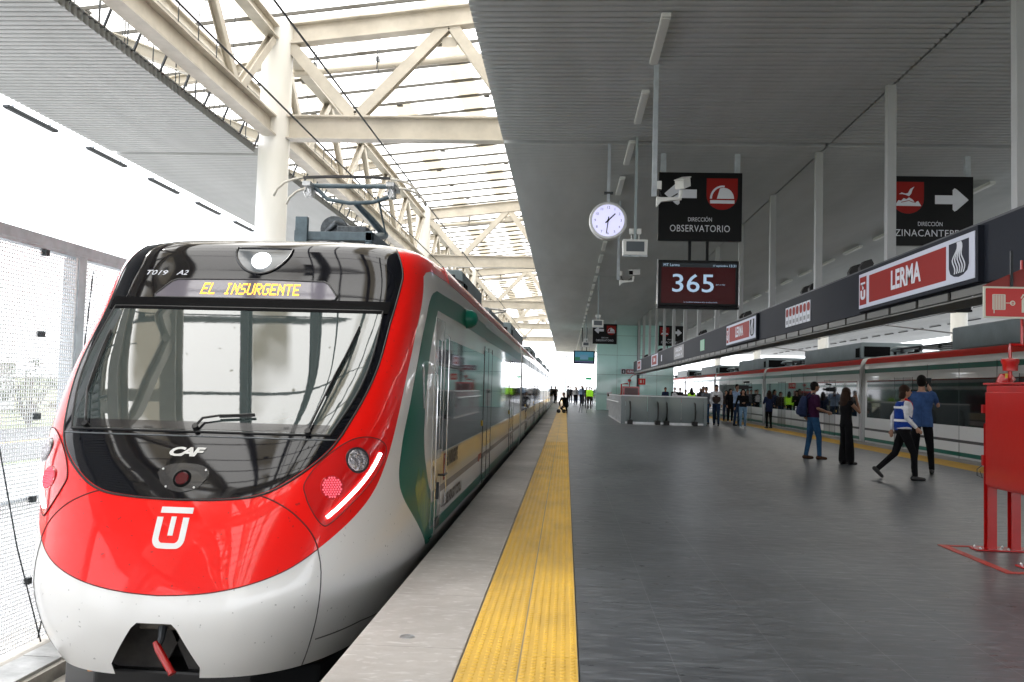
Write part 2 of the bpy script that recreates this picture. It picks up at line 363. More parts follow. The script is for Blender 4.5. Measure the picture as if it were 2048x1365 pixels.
# ------------------------------------------------------------------ corrugated ceilings
def soffit(name, x0, x1, z, segs, m, sides=(0, 1)):
    mb = MB()
    for (y0, y1, p) in segs:
        n = int((y1 - y0) / p)
        for i in range(n):
            a = y0 + i * p; g = p * .30
            prof = [(a, z + .15), (a + g * .12, z + .012), (a + g * .5, z), (a + p - g * 1.15, z), (a + p - g * .95, z + .15), (a + p, z + .15)]
            vs = [(x0, y, zz) for y, zz in prof] + [(x1, y, zz) for y, zz in prof]; k = len(prof)
            mb.add(vs, [(j, j + 1, k + j + 1, k + j) for j in range(k - 1)])
        mb.box(x0 + .01, x1 - .01, y0, y1, z + .17, z + .19)
        for xx in [(x0, x1)[q] for q in sides]: mb.box(xx - (0 if xx == x0 else .02), xx + (.02 if xx == x0 else 0), y0, y1, z + .046, z + .2)
    return struct(name, mb, m)
SEG = [(YA, 16.85, .165), (16.9, 36.85, .12), (36.9, YB, .17)]
soffit('ceiling', -1.30, 4.79, 6.12, SEG, SOFFIT, (1,))
soffit('ceiling_right', 4.83, 11.3, 6.12, SEG, SOFFIT)
soffit('ceiling_left', -10.0, -6.80, 6.32, [(YA, 18.7, .15), (18.8, 38.7, .15), (38.8, YB, .17)], SOFFITL, (0,))
soffit('ceiling_far_right', 17.3, 29.6, 6.32, [(YA, YB, .3)], SOFFITL)
# opaque roof above the platform ceiling and above the left soffit
mb = MB(); mb.box(-.95, 11.0, YA, YB, 7.75, 7.85); mb.box(17.4, 29.6, YA, YB, 7.6, 7.7); mb.box(4.75, 4.87, YA, YB, 6.30, 6.45); mb.box(-1.2, 11.2, 16.8, 16.95, 6.30, 6.34); mb.box(-1.2, 11.2, 36.8, 36.95, 6.30, 6.34)
struct('roof_deck', mb, mat('roof_deck_grey', (.12, .12, .12), .8))

# ------------------------------------------------------------------ translucent roof sheets over the two tracks
def roof_mat():
    m = bpy.data.materials.new('translucent_roof_sheet'); m.use_nodes = True; n = m.node_tree; L = n.links.new; n.nodes.clear()
    out = n.nodes.new('ShaderNodeOutputMaterial'); tr = n.nodes.new('ShaderNodeBsdfTransparent'); tl = n.nodes.new('ShaderNodeBsdfTranslucent'); df = n.nodes.new('ShaderNodeBsdfDiffuse')
    tr.inputs[0].default_value = (.80, .81, .82, 1); tl.inputs[0].default_value = (.72, .68, .60, 1)
    df.inputs[0].default_value = (.50, .42, .30, 1)
    tc = n.nodes.new('ShaderNodeTexCoord')
    def noise(sc, st, det=4):
        mp = n.nodes.new('ShaderNodeMapping'); mp.inputs['Scale'].default_value = st; L(tc.outputs['Object'], mp.inputs[0])
        t = n.nodes.new('ShaderNodeTexNoise'); t.inputs['Scale'].default_value = sc; t.inputs['Detail'].default_value = det; L(mp.outputs[0], t.inputs['Vector']); return t.outputs[0]
    def rng(v, a, b, c=0., d=1.):
        r = n.nodes.new('ShaderNodeMapRange'); r.inputs['From Min'].default_value = a; r.inputs['From Max'].default_value = b; r.inputs['To Min'].default_value = c; r.inputs['To Max'].default_value = d; L(v, r.inputs['Value']); return r.outputs[0]
    # stained lengthwise bands: dusty sheets that let less light through
    w = n.nodes.new('ShaderNodeTexWave'); w.wave_type = 'BANDS'; w.bands_direction = 'X'; w.inputs['Scale'].default_value = .155; w.inputs['Distortion'].default_value = .6; w.inputs['Detail'].default_value = 0
    L(tc.outputs['Object'], w.inputs['Vector'])
    band = rng(w.outputs['Fac'], .66, .84)
    st = rng(noise(.5, (1, .8, 1), 3), .34, .50)
    mul = n.nodes.new('ShaderNodeMath'); mul.operation = 'MULTIPLY'; L(band, mul.inputs[0]); L(st, mul.inputs[1])
    spots = rng(noise(7, (1, 1, 1), 2), .72, .74)
    mxm = n.nodes.new('ShaderNodeMath'); mxm.operation = 'MAXIMUM'; L(mul.outputs[0], mxm.inputs[0]); L(spots, mxm.inputs[1])
    a = n.nodes.new('ShaderNodeMixShader'); a.inputs[0].default_value = .62; L(tr.outputs[0], a.inputs[1]); L(tl.outputs[0], a.inputs[2])
    t2 = n.nodes.new('ShaderNodeBsdfTranslucent'); t2.inputs[0].default_value = (.30, .265, .20, 1)
    b = n.nodes.new('ShaderNodeMixShader'); b.inputs[0].default_value = .4; L(t2.outputs[0], b.inputs[1]); L(df.outputs[0], b.inputs[2])
    c = n.nodes.new('ShaderNodeMixShader'); L(mxm.outputs[0], c.inputs[0]); L(a.outputs[0], c.inputs[1]); L(b.outputs[0], c.inputs[2])
    L(c.outputs[0], out.inputs[0]); return m
RS = roof_mat()
def zr(x):                                    # underside of the left roof sheet
    return 9.55 + .115 * (x + 6.4)
def zr2(x): return 9.55 + .115 * (16.6 - x)
mb = MB(); mb.add([(-11.2, YA, zr(-11.2)), (-.95, YA, zr(-.95)), (-.95, YB, zr(-.95)), (-11.2, YB, zr(-11.2))], [(0, 1, 2, 3)]); struct('roof_sheet_left', mb, RS)
mb = MB(); mb.add([(11.0, YA, zr2(11.0)), (21.6, YA, zr2(21.6)), (21.6, YB, zr2(21.6)), (11.0, YB, zr2(11.0))], [(0, 1, 2, 3)]); struct('roof_sheet_right', mb, RS)
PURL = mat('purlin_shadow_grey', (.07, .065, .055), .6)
def purlins(label, x0, x1, zf, name='roof_purlins'):
    r = thing(name, label, 'roof purlins', (x0, 0, zf(x0)))
    y = YA + .4; i = 0
    while y < YB:
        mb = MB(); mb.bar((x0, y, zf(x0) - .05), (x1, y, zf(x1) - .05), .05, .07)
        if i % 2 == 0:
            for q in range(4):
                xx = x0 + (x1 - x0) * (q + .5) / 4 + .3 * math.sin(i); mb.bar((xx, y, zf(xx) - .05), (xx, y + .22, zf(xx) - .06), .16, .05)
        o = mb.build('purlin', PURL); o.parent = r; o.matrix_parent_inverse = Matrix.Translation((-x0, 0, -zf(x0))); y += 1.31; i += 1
    return r
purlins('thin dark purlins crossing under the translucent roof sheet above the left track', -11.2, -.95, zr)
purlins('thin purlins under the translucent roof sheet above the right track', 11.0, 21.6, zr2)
mb = MB(); mb.box(-1.02, -.95, YA, YB, 6.3, 10.2); mb.box(11.0, 11.07, YA, YB, 6.3, 10.2)
struct('roof_upstand', mb, CREAM)

# ------------------------------------------------------------------ columns and trusses
COLY = [-21.25, -1.25, 18.75, 38.75, 58.75, 78.75, 98.75]
def column(x, y, label, group):
    r = thing('support_column', label, 'column', (x, y, -1.6), group=group)
    def P(nm, mb, m, **k):
        o = mb.build(nm, m, **k); o.parent = r; o.matrix_parent_inverse = Matrix.Translation((-x, -y, 1.6)); return o
    mb = MB(); mb.cyl(x, y, -1.6, 9.25, .33, 32); P('shaft', mb, CREAMW, smooth='auto')
    mb = MB(); mb.box(x - .5, x + .5, y - .5, y + .5, -1.6, -1.5); P('base_plate', mb, GALV)
    mb = MB()
    for dx, dy in ((.35, 0), (-.35, 0), (0, .35), (0, -.35)):
        for z in (6.68, 6.82): mb.ell((x + dx * 1.02, y + dy * 1.02, z), (.02, .02, .02), 6, 4)
    P('bolts', mb, DARKST)
    return r
vis = [i for i, y in enumerate(COLY) if y > 0]
for i, y in enumerate(COLY):
    k = vis.index(i) if i in vis else None
    column(-6.45, y, ('round cream column left of the train, %s along the track' % ORD[k]) if k is not None else 'round cream column behind the viewpoint, left track', 'columns along the left track')
    column(16.6, y, ('round cream column beyond the right train, %s along its track' % ORD[k]) if k is not None else 'round cream column behind the viewpoint, right track', 'columns along the right track')
def group_parts(r, loc):
    def P(nm, mb, m, **k):
        o = mb.build(nm, m, **k); o.parent = r; o.matrix_parent_inverse = Matrix.Translation((-loc[0], -loc[1], -loc[2])); return o
    return P
def cross_truss(y, label):
    loc = (-6.4, y, 6.92); r = thing('cross_truss', label, 'roof truss', loc, group='cross trusses over the platform'); P = group_parts(r, loc)
    for a_, b_ in ((-6.15, -.9), (11.05, 16.3)): mb = MB(); mb.ibeam((a_, y, 6.92), (b_, y, 6.92), .32, .52, .035); P('bottom_chord', mb, CREAM)
    for a_, b_, c_, d_ in ((-6.15, 8.98, -.9, 9.58), (11.05, 9.58, 16.3, 8.98)): mb = MB(); mb.ibeam((a_, y, b_), (c_, y, d_), .30, .46, .035); P('top_chord', mb, CREAM)
    for pts in ([(-6.2, 8.78), (-4.72, 7.18)], [(-4.62, 7.18), (-2.75, 9.18)], [(-2.62, 9.18), (-1.25, 7.3)]):
        (a, b), (c, d) = pts
        for q in (0, 1):
            mb = MB(); x0, x1 = (a, c) if q == 0 else (10.15 - a, 10.15 - c); mb.ibeam((x0, y, b), (x1, y, d), .24, .20, .025, up=(0, 1, 0)); P('diagonal', mb, CREAM)
    mb = MB()
    for x in (-6.1, -4.67, -2.68): 
        mb.box(x - .16, x + .16, y - .012, y + .012, 7.19 if x > -6 and x < -4 else 8.75, 7.30 if x > -6 and x < -4 else 8.95)
    P('gusset', mb, CREAM)
    return r
for i, y in enumerate(COLY):
    k = vis.index(i) if i in vis else None
    cross_truss(y, ('cream steel cross truss over the track, %s one down the hall' % ORD[k]) if k is not None else 'cream steel cross truss behind the viewpoint')
# mid-bay cross tubes, hung on rods (the round pipe under the sheet)
def hung_pipe(y, z, label):
    loc = (-6.3, y, z); r = thing('hung_pipe', label, 'roof pipe', loc, group='pipes hung under the left roof'); P = group_parts(r, loc)
    mb = MB(); mb.tube([(-6.6, y, z), (-.95, y, z + .55)], .085, 12); P('pipe', mb, CREAM, smooth='auto')
    for x in (-6.1, -4.6, -2.1):
        zz = z + .55 * (x + 6.6) / 5.65
        for q in (-.09, .09): mb = MB(); mb.bar((x, y + q, zz - .12), (x, y + q, zr(x) - .1), .018); P('hanger_rod', mb, DARKST)
        mb = MB(); mb.box(x - .03, x + .03, y - .10, y + .10, zz + .09, zz + .20); P('saddle', mb, DARKST)
for k, y in enumerate((20.4, 40.4, 60.4, 80.4)): hung_pipe(y, 8.72, 'horizontal round pipe hung by dark rods under the roof, %s one' % ORD[k])
def long_truss(x, label):
    loc = (x, 0, 6.92); r = thing('lengthwise_truss', label, 'roof truss', loc); P = group_parts(r, loc)
    s = 1 if x < 5 else -1
    for i in range(len(COLY) - 1):
        a, b = COLY[i] + .33, COLY[i + 1] - .33
        mb = MB(); mb.ibeam((x, a, 6.88), (x, b, 6.88), .30, .44, .035); P('bottom_chord', mb, CREAM)
        mb = MB(); mb.ibeam((x, a, 8.92), (x, b, 8.92), .26, .30, .03); P('top_chord', mb, CREAM)
        n = 5; L = (b - a) / n
        for j in range(n):
            y0 = a + j * L
            for (p, q) in (((y0 + .08, 8.76), (y0 + L / 2 - .12, 7.10)), ((y0 + L / 2 + .12, 7.10), (y0 + L - .08, 8.76))):
                mb = MB(); mb.ibeam((x, p[0], p[1]), (x, q[0], q[1]), .18, .15, .02, up=(1, 0, 0)); P('diagonal', mb, CREAM)
    return r
long_truss(-6.45, 'long cream truss joining the columns along the left track')
long_truss(16.6, 'long cream truss joining the columns along the right track')
# outer raking beams seen through the gap above the left soffit
def outer_truss(label):
    loc = (-9.8, 0, 8.0); r = thing('outer_eaves_truss', label, 'roof truss', loc); P = group_parts(r, loc)
    mb = MB(); mb.ibeam((-9.9, YA, 8.3), (-9.9, YB, 8.3), .3, .4, .03); P('top_chord', mb, CREAM)
    mb = MB(); mb.ibeam((-8.2, YA, 8.9), (-8.2, YB, 8.9), .2, .26, .03); P('purlin_beam', mb, CREAM)
    for y in np.arange(YA + .75, YB, 5.0):
        mb = MB(); mb.ibeam((-9.9, float(y), 8.2), (-6.7, float(y), 7.0), .2, .22, .025); P('strut', mb, CREAM)
        mb = MB(); mb.ibeam((-9.9, float(y), 8.6), (-6.7, float(y), 9.2), .2, .22, .025); P('rafter', mb, CREAM)
outer_truss('cream eaves beams above the left corrugated soffit')
r = thing('reflection_beams', 'unseen beams behind the viewpoint, added for dark lines in the windscreen reflection', 'roof beams', (-3.5, -20, 9)); P = group_parts(r, (-3.5, -20, 9))
for xx in (-5.35, -4.2, -3.05, -1.9): mb = MB(); mb.ibeam((xx, YA, zr(xx) - .35), (xx, 7.5, zr(xx) - .35), .13, .22, .015); P('beam', mb, mat('shaded_beam_grey', (.10, .10, .10), .6))  # unseen beams added for the windscreen reflection, backlit shade in their grey
# rods that hang the left soffit
r = thing('soffit_hangers', 'dark rods tying the left corrugated soffit up to the truss', 'hanger rods', (-6.8, 0, 6.5)); P = group_parts(r, (-6.8, 0, 6.5))
y = 6.0
while y < 92:
    mb = MB(); mb.bar((-6.86, y, 6.40), (-6.615, y - .05, 6.98), .03); P('brace_rod', mb, DARKST)
    y += .9
mb = MB(); y = 4.0
while y < 92:
    for x in (-7.3, -8.3, -9.3): mb.bar((x, y, 6.5), (x, y, zr(x) - .1), .016)
    y += .9
P('hanger_wires', mb, DARKST)['kind'] = 'stuff'

# ------------------------------------------------------------------ land outside
def bush(x, y, h, w, label, m):
    r = thing('bare_shrub', label, 'shrub', (x, y, -1.6), group='shrubs beyond the fence')
    rr = random.Random(int(x * 13 + y * 7)); mb = MB()
    for _ in range(14):
        a = rr.uniform(0, 6.28); d = Vector((math.cos(a) * w * .4 * rr.random(), math.sin(a) * w * .4 * rr.random(), h * rr.uniform(.6, 1.0)))
        mid = d * .5 + Vector((rr.uniform(-.2, .2), rr.uniform(-.2, .2), 0)); mb.tube([(0, 0, 0), mid, d], [.06, .04, .012], 5)
    mb.build('trunk', mat('bark_grey', (.10, .08, .06), .9), r)
    mb = MB(); cl = [(rr.gauss(0, w * .24), rr.gauss(0, w * .24), h * rr.uniform(.18, .92), rr.uniform(.25, .6)) for _ in range(26)]
    for _ in range(2600):
        cx, cy, cz, cr = rr.choice(cl); c = Vector((cx + rr.gauss(0, cr * .6), cy + rr.gauss(0, cr * .6), max(.05, cz + rr.gauss(0, cr * .5)))); e = rr.uniform(.03, .075)
        a = Vector((rr.uniform(-1, 1), rr.uniform(-1, 1), rr.uniform(-1, 1))).normalized(); b = a.orthogonal().normalized()
        mb.add([c - a * e, c + b * e * .55, c + a * e, c - b * e * .55], [(0, 1, 2, 3)])
    mb.build('crown', m, r)
TR1 = mat('dry_foliage', (.13, .09, .05), .8, var=.4, vscale=1); TR2 = mat('green_foliage', (.06, .085, .03), .8, var=.4, vscale=1)
for i, (x, y, h, w, m, lab) in enumerate(((-30, 32, 3.0, 4.5, TR1, 'low dry brown shrub beyond the road, leftmost behind the fence'), (-31, 37.5, 3.9, 5.5, TR1, 'tall dry brown shrub beyond the road, second from the left'), (-31.5, 43.5, 4.6, 6, TR1, 'tallest brown shrub, above the grey car behind the fence'),
    (-31, 50, 4.2, 6, TR2, 'green shrub beyond the road, right of the tallest brown one'), (-32, 57, 5.0, 6.5, TR1, 'brown shrub just left of the fence post, beyond the road'), (-32, 66, 5.0, 7, TR2, 'green shrub beside the fence post, far beyond the road'), (-33, 78, 5.6, 8, TR1, 'farthest brown shrub, mostly behind the train pillar'))): bush(x, y, h, w, lab, m)
mb = MB(); mb.box(-60, -48, 40, 75, -1.6, 2.4); mb.prism([(-61, 2.4), (-47, 2.4), (-54, 4.0)], 39.5, 75.5)
o = mb.build('warehouse', mat('pale_wall', (.6, .6, .58), .8)); tag(o, 'low pale shed far beyond the fence', 'building')
def car(x, y, col, label):
    r = thing('parked_car', label, 'car', (x, y, -1.59), rad(3), 'cars on the road outside')
    mb = MB(); mb.prism([(-2.1, .3), (2.1, .3), (2.15, .7), (1.5, .85), (.8, 1.4), (-1.2, 1.42), (-1.9, .95), (-2.15, .8)], -.85, .85, 'yz'); mb.build('body', mat('car_' + col[0], col[1], .3, coat=.6), r, bevel=.05)
    mb = MB(); mb.prism([(1.42, .88), (.78, 1.34), (-1.15, 1.36), (-1.75, .95)], -.86, .86, 'yz'); mb.build('window', SIDEGL, r)
    for sx in (-1, 1):
        for sy in (-1.35, 1.35):
            mb = MB(); mb.lathe((sx * .8, sy, .32), [(.2, -.1), (.32, -.1), (.32, .1), (.2, .1)], 'x', 16); mb.build('wheel', RUBBER, r)
car(-20.6, 26, ('white', (.7, .7, .7)), 'white car on the road seen through the fence mesh')
car(-21.2, 19.0, ('grey', (.12, .13, .14)), 'dark grey car on the road, nearer than the white one')
# tall lamp mast far off beyond the end of the platform
r = thing('lamp_mast', 'tall slim mast far beyond the platform end', 'mast', (-.03, 100, -1.6)); P = group_parts(r, (-.03, 100, -1.6))
mb = MB(); mb.tube([(-.03, 122, -1.6), (-.03, 122, 5.9)], [.18, .12], 10); P('pole', mb, GALV)
mb = MB(); mb.lathe((-.03, 122, 5.9), [(.1, 0), (.8, .05), (.8, .16), (.1, .2)], 'z', 16); P('lamp_head', mb, GALV)
# low parapet at the platform's far end
mb = MB(); mb.box(-1.1, 9.5, 117.6, 117.8, 0, 1.1); o = mb.build('end_barrier', mat('pale_barrier', (.5, .52, .55), .6)); tag(o, 'pale barrier closing the far end of the platform', 'barrier')

# ------------------------------------------------------------------ the cab surface of the train
XC = -2.67
ROWS = [(-.56,5.88,1.18,1.9,3.1),(-.45,5.83,1.27,2.0,3.2),(-.2,5.79,1.40,2.2,3.4),(0,5.83,1.45,2.3,3.6),(.35,5.965,1.45,2.3,3.8),(.6,6.09,1.45,2.1,4.3),(.8,6.20,1.45,1.85,4.9),(1.02,6.36,1.45,1.6,5.6),
(1.5,6.80,1.45,1.35,7.6),(2.05,7.31,1.45,1.1,9.5),(2.3,7.49,1.445,.95,10),(2.45,7.57,1.43,.85,9.5),(2.55,7.63,1.40,.8,8.5),(2.63,7.70,1.35,.8,7),(2.685,7.84,1.24,.85,5.5),(2.725,8.06,1.05,.9,4.5),(2.75,8.4,.75,.95,4),(2.77,8.9,.36,1.,3.5)]
NEXP = 2.3; NT = 241; NU = 161; YEND = 13.4
def cab_rows():
    Rr = np.array(ROWS)
    d = np.r_[0, np.cumsum(np.sqrt(np.sum(np.diff(Rr[:, :3], axis=0) ** 2, axis=1)))]
    t = np.linspace(0, d[-1], NT); out = np.stack([np.interp(t, d, Rr[:, j]) for j in range(5)], 1); ker = np.array([1, 4, 6, 4, 1]) / 16.
    for _ in range(14):
        pad = np.vstack([2 * out[0] - out[2], 2 * out[0] - out[1], out, 2 * out[-1] - out[-2], 2 * out[-1] - out[-3]])
        out = sum(ker[i] * pad[i:i + NT] for i in range(5))
    return out
ZC = [-.56, -.2, 0, .2, .35, .6, .8, 1.02, 1.5, 2.05, 2.3, 2.5, 2.6, 2.8]; MF = [1, 1.02, 1.08, 1.13, 1.16, 1.18, 1.2, 1.22, 1.5, 1.45, 1.3, 1.12, 1, 1]; DF = [1, 1, .98, .97, .955, .93, .92, .93, 1, 1, 1, 1, 1, 1]
def halfplan(w, D, m, y0, z):
    ph = np.linspace(0, 1, 400); a1 = w * ph[:320] / ph[319] * .985
    y1 = 1 - (1 - (a1 / w) ** m) ** (1 / NEXP); y2 = np.linspace(y1[-1], 1, 120)[1:]; a2 = w * (1 - (1 - y2) ** NEXP) ** (1 / m)
    a = np.r_[a1, a2]; y = y0 + D * np.r_[y1, y2]
    s = np.r_[0, np.cumsum(np.hypot(np.diff(a), np.diff(y)))]; u = np.linspace(0, s[-1], NU); a = np.interp(u, s, a); y = np.interp(u, s, y)
    m2 = m * float(np.interp(z, ZC, MF)); D2 = D * float(np.interp(z, ZC, DF))          # fuller shoulders, same widths
    y = y0 + D2 * (1 - np.clip(1 - (np.clip(a / w, 0, 1)) ** m2, 0, 1) ** (1 / NEXP))
    ys = np.linspace(y[-1], YEND, 41)[1:]
    return np.r_[a, np.full(40, w)], np.r_[y, ys]
def rise(y, z):
    s = np.clip((y - 8.2) / 2.1, 0, 1); s = s * s * (3 - 2 * s); k = np.clip((z - 2.0) / .5, 0, 1); k = k * k * (3 - 2 * k)
    return .06 * s * k
CT = cab_rows(); _a = []; _y = []; _z = []
for z, y0, w, D, m in CT:
    a, y = halfplan(w, D, m, y0, z); _a.append(a); _y.append(y); _z.append(z + rise(y, z))
SA, SY, SZ = np.array(_a), np.array(_y), np.array(_z)
def SP(u, t):
    s = -1. if u < 0 else 1.; u = abs(u); u = min(u, SA.shape[1] - 1.001); t = min(max(t, 0), NT - 1.001)
    i, j = int(t), int(u); ft, fu = t - i, u - j
    def L(Q): return (Q[i, j] * (1 - ft) + Q[i + 1, j] * ft) * (1 - fu) + (Q[i, j + 1] * (1 - ft) + Q[i + 1, j + 1] * ft) * fu
    return Vector((XC + s * L(SA), L(SY), L(SZ)))
def SN(u, t):
    t = min(max(t, .6), NT - 1.7); e = .5
    uu = max(-199, min(199, u))
    du = SP(uu + e, t) - SP(uu - e, t); dt = SP(uu, t + e) - SP(uu, t - e)
    n = du.cross(dt); n.normalize(); return n
def t_of_z(z): return float(np.interp(z, CT[:, 0], np.arange(NT)))
def ut(a, z):                                      # (signed half-width, height) on the front -> (u, t)
    t = t_of_z(z); i = int(round(t)); return math.copysign(float(np.interp(abs(a), SA[i, :120], np.arange(120))), a), t
def uy(y, z, s=1):
    t = t_of_z(z); i = int(round(t)); return s * float(np.interp(y, SY[i], np.arange(SA.shape[1]))), t
def inside(p, poly):
    x, y = p; c = False; n = len(poly); j = n - 1
    for i in range(n):
        xi, yi = poly[i]; xj, yj = poly[j]
        if (yi > y) != (yj > y) and x < (xj - xi) * (y - yi) / (yj - yi) + xi: c = not c
        j = i
    return c
def densify(poly, d):
    out = []
    for i in range(len(poly)):
        a = poly[i]; b = poly[(i + 1) % len(poly)]; n = max(1, int(math.hypot(b[0] - a[0], b[1] - a[1]) / d))
        out += [(a[0] + (b[0] - a[0]) * k / n, a[1] + (b[1] - a[1]) * k / n) for k in range(n)]
    return out
def dens_open(pts, d):
    out = []
    for a, b in zip(pts[:-1], pts[1:]):
        n = max(1, int(math.hypot(b[0] - a[0], b[1] - a[1]) / d)); out += [(a[0] + (b[0] - a[0]) * k / n, a[1] + (b[1] - a[1]) * k / n) for k in range(n)]
    return out + [pts[-1]]
def smooth_open(pts, it=2):
    for _ in range(it):
        q = [pts[0]]
        for a, b in zip(pts[:-1], pts[1:]):
            q += [(a[0] * .75 + b[0] * .25, a[1] * .75 + b[1] * .25), (a[0] * .25 + b[0] * .75, a[1] * .25 + b[1] * .75)]
        pts = q + [pts[-1]]
    return pts
def patch(name, poly, off, m, parent, step=3.0, edge=1.6, rim=True, pos=None, nor=None, label=None):
    pos = pos or SP; nor = nor or SN
    bd = densify(poly, edge); pts = [Vector(p) for p in bd]; n = len(bd)
    x0 = min(p[0] for p in bd); x1 = max(p[0] for p in bd); y0 = min(p[1] for p in bd); y1 = max(p[1] for p in bd)
    B = np.array(bd)
    for gx in np.arange(x0 + step * .5, x1, step):
        for gy in np.arange(y0 + step * .5, y1, step):
            if np.min((B[:, 0] - gx) ** 2 + (B[:, 1] - gy) ** 2) > (step * .45) ** 2 and inside((gx, gy), bd): pts.append(Vector((float(gx), float(gy))))
    r = delaunay_2d_cdt(pts, [], [list(range(n))], 1, 1e-5)
    V, F = r[0], r[2]
    vs = []; ns = []
    for p in V:
        q = nor(p[0], p[1]); ns.append(q); vs.append(pos(p[0], p[1]) + q * off)
    fs = [tuple(f) for f in F]
    k = len(vs)
    # orient outwards
    ff = []
    for f in fs:
        a, b, c = vs[f[0]], vs[f[1]], vs[f[2]]
        ff.append(f if (b - a).cross(c - a).dot(ns[f[0]]) > 0 else tuple(reversed(f)))
    sm = [True] * len(ff)
    if rim:
        for p in bd:
            q = nor(p[0], p[1]); P0 = pos(p[0], p[1]); vs += [P0 + q * off, P0 - q * .006]; ns += [q, q]
        for i in range(n):
            j = (i + 1) % n; ff.append((k + 2 * i, k + 2 * j, k + 2 * j + 1, k + 2 * i + 1)); sm.append(False)
    me = bpy.data.meshes.new(name); me.from_pydata([tuple(v) for v in vs], [], ff)
    me.materials.append(m); me.polygons.foreach_set('use_smooth', sm); me.update()
    me.normals_split_custom_set_from_vertices([tuple(q) for q in ns])
    o = bpy.data.objects.new(name, me); C.objects.link(o); o.parent = parent
    if label: o['label'] = label
    return o
def sline(name, pts, r, m, parent, off=0., n=6, rs=None):
    q = dens_open(list(pts), 2.5)
    mb = MB(); mb.tube([SP(*p) + SN(*p) * off for p in q], r if rs is None else [rs[0] + (rs[1] - rs[0]) * i / max(1, len(q) - 1) for i in range(len(q))], n)
    return mb.build(name, m, parent, smooth=True)
def mirror(pts): return [(-u, t) for u, t in pts]

train = thing('passenger_train', 'red, white and green train with a black windscreen mask standing at the left platform edge', 'train')
MASK = [(96.5,171.5),(96.0,158.1),(91.2,150.6),(87.1,141.8),(84.3,133.7),(82.3,124.5),(80.0,113.5),(77.1,105.1),(72.7,95.9),(67.8,87.1),(63.4,79.7),(57.8,74.0),(50.1,68.6),(42.1,63.9),(36.3,60.9),(31.5,59.0),(25.9,57.6),(15.6,56.7),(7.4,56.4),(0,56.3)]
MASKR = smooth_open(MASK, 2)
REDB = smooth_open([(118.,158.0),(115.2,146.0),(111.3,134.3),(107.9,116.8),(104.8,103.5),(101.6,88.),(99.4,80.0),(96.2,74.0),(91.4,67.6),(85.1,61.0),(77.5,55.2),(70.3,50.8),(62.8,46.6),(57.6,43.7),(52.8,41.0)], 2)
REDLOW = smooth_open([(52.8,41.0),(48.0,38.2),(41.5,34.9),(31.3,31.4),(21.0,29.1),(10.2,27.8),(0,27.4)], 2)
SEAM = smooth_open([(29.5,58.3),(32.7,57.5),(36.3,56.2),(41.7,53.4),(47.0,49.0),(50.6,45.0),(52.8,41.0)], 2)
# white shell with the coupler opening cut out of the skirt
cut = [(17.9, 0), (17.9, 4.5), (8.2, 17.6), (6.2, 19.2), (-6.2, 19.2), (-8.2, 17.6), (-17.9, 4.5), (-17.9, 0)]
shell = [(-200, 0), (-200, 172), (200, 172), (200, 0)] + cut
patch('cab_shell', shell, 0, WHITE, train, step=3.2, edge=3.2, rim=False)
roofp = [(-200, 172), (-200, 240), (200, 240), (200, 172)]
patch('cab_roof', roofp, .001, ROOFBLK, train, step=5, edge=5, rim=False)
mb = MB(); k = NT - 1
for j in range(0, 196, 4):
    a0, y0, z0 = SA[k, j], SY[k, j], SZ[k, j]; a1, y1, z1 = SA[k, j + 4], SY[k, j + 4], SZ[k, j + 4]
    mb.add([(XC - a0, y0, z0), (XC + a0, y0, z0), (XC + a1, y1, z1), (XC - a1, y1, z1)], [(0, 1, 2, 3)])
mb.build('roof_crown', ROOFBLK, train, smooth=True)
# red bonnet, pillars with the headlights, black mask
bon = [(0, 56.0)] + list(reversed(MASKR))[0:0]
mlow = [p for p in MASKR if p[1] < 58.6]                       # bottom run of the mask
bonR = [p for p in reversed(mlow)] + SEAM + REDLOW[1:]
bonnet = bonR + mirror(list(reversed(bonR)))[1:-1]
patch('bonnet', bonnet, .004, RED, train)
mup = [p for p in MASKR if p[1] >= 58.3]
def pillar(s):
    poly = [(200, 172), (97, 172)] + mup + SEAM[1:] + list(reversed(REDB))[1:] + [(124, 160.5), (135, 162), (200, 162)]
    return patch('side_pillar', [(s * u, t) for u, t in poly], .004, RED, train)
pillar(1); pillar(-1)
mask = MASKR + mirror(list(reversed(MASKR)))[1:]
patch('front_mask', mask, .008, BLACKG, train)
sline('mask_seal', [(u + .5, t - .4) for u, t in MASKR[:-1]] + [(0, 55.9)] + mirror([(u + .5, t - .4) for u, t in reversed(MASKR[:-1])]), .008, RUBBER, train, .006)
# windscreen
GL = smooth_open([(79.6, 138.0), (78.0, 126.6), (75.9, 115.5), (72.9, 104.9), (68.6, 95.8), (63.6, 87.3), (58.6, 79.6)], 2)
glass = GL + [(-p[0], p[1]) for p in reversed(GL)]
ws = patch('windscreen', glass, .014, GLASS, train, step=4)
sline('windscreen_seal', GL + mirror(list(reversed(GL))) + [GL[0]], .009, RUBBER, train, .012)
patch('windscreen_header', [(82.5, 136.5), (85.0, 142.6), (-85.0, 142.6), (-82.5, 136.5)], .018, MATTEBLK, train)
sline('mask_seam', [(61.5, 77.9), (30, 77.9), (0, 77.9), (-30, 77.9), (-61.5, 77.9)], .006, mat('seam_grey', (.12, .13, .14), .4), train, .009)
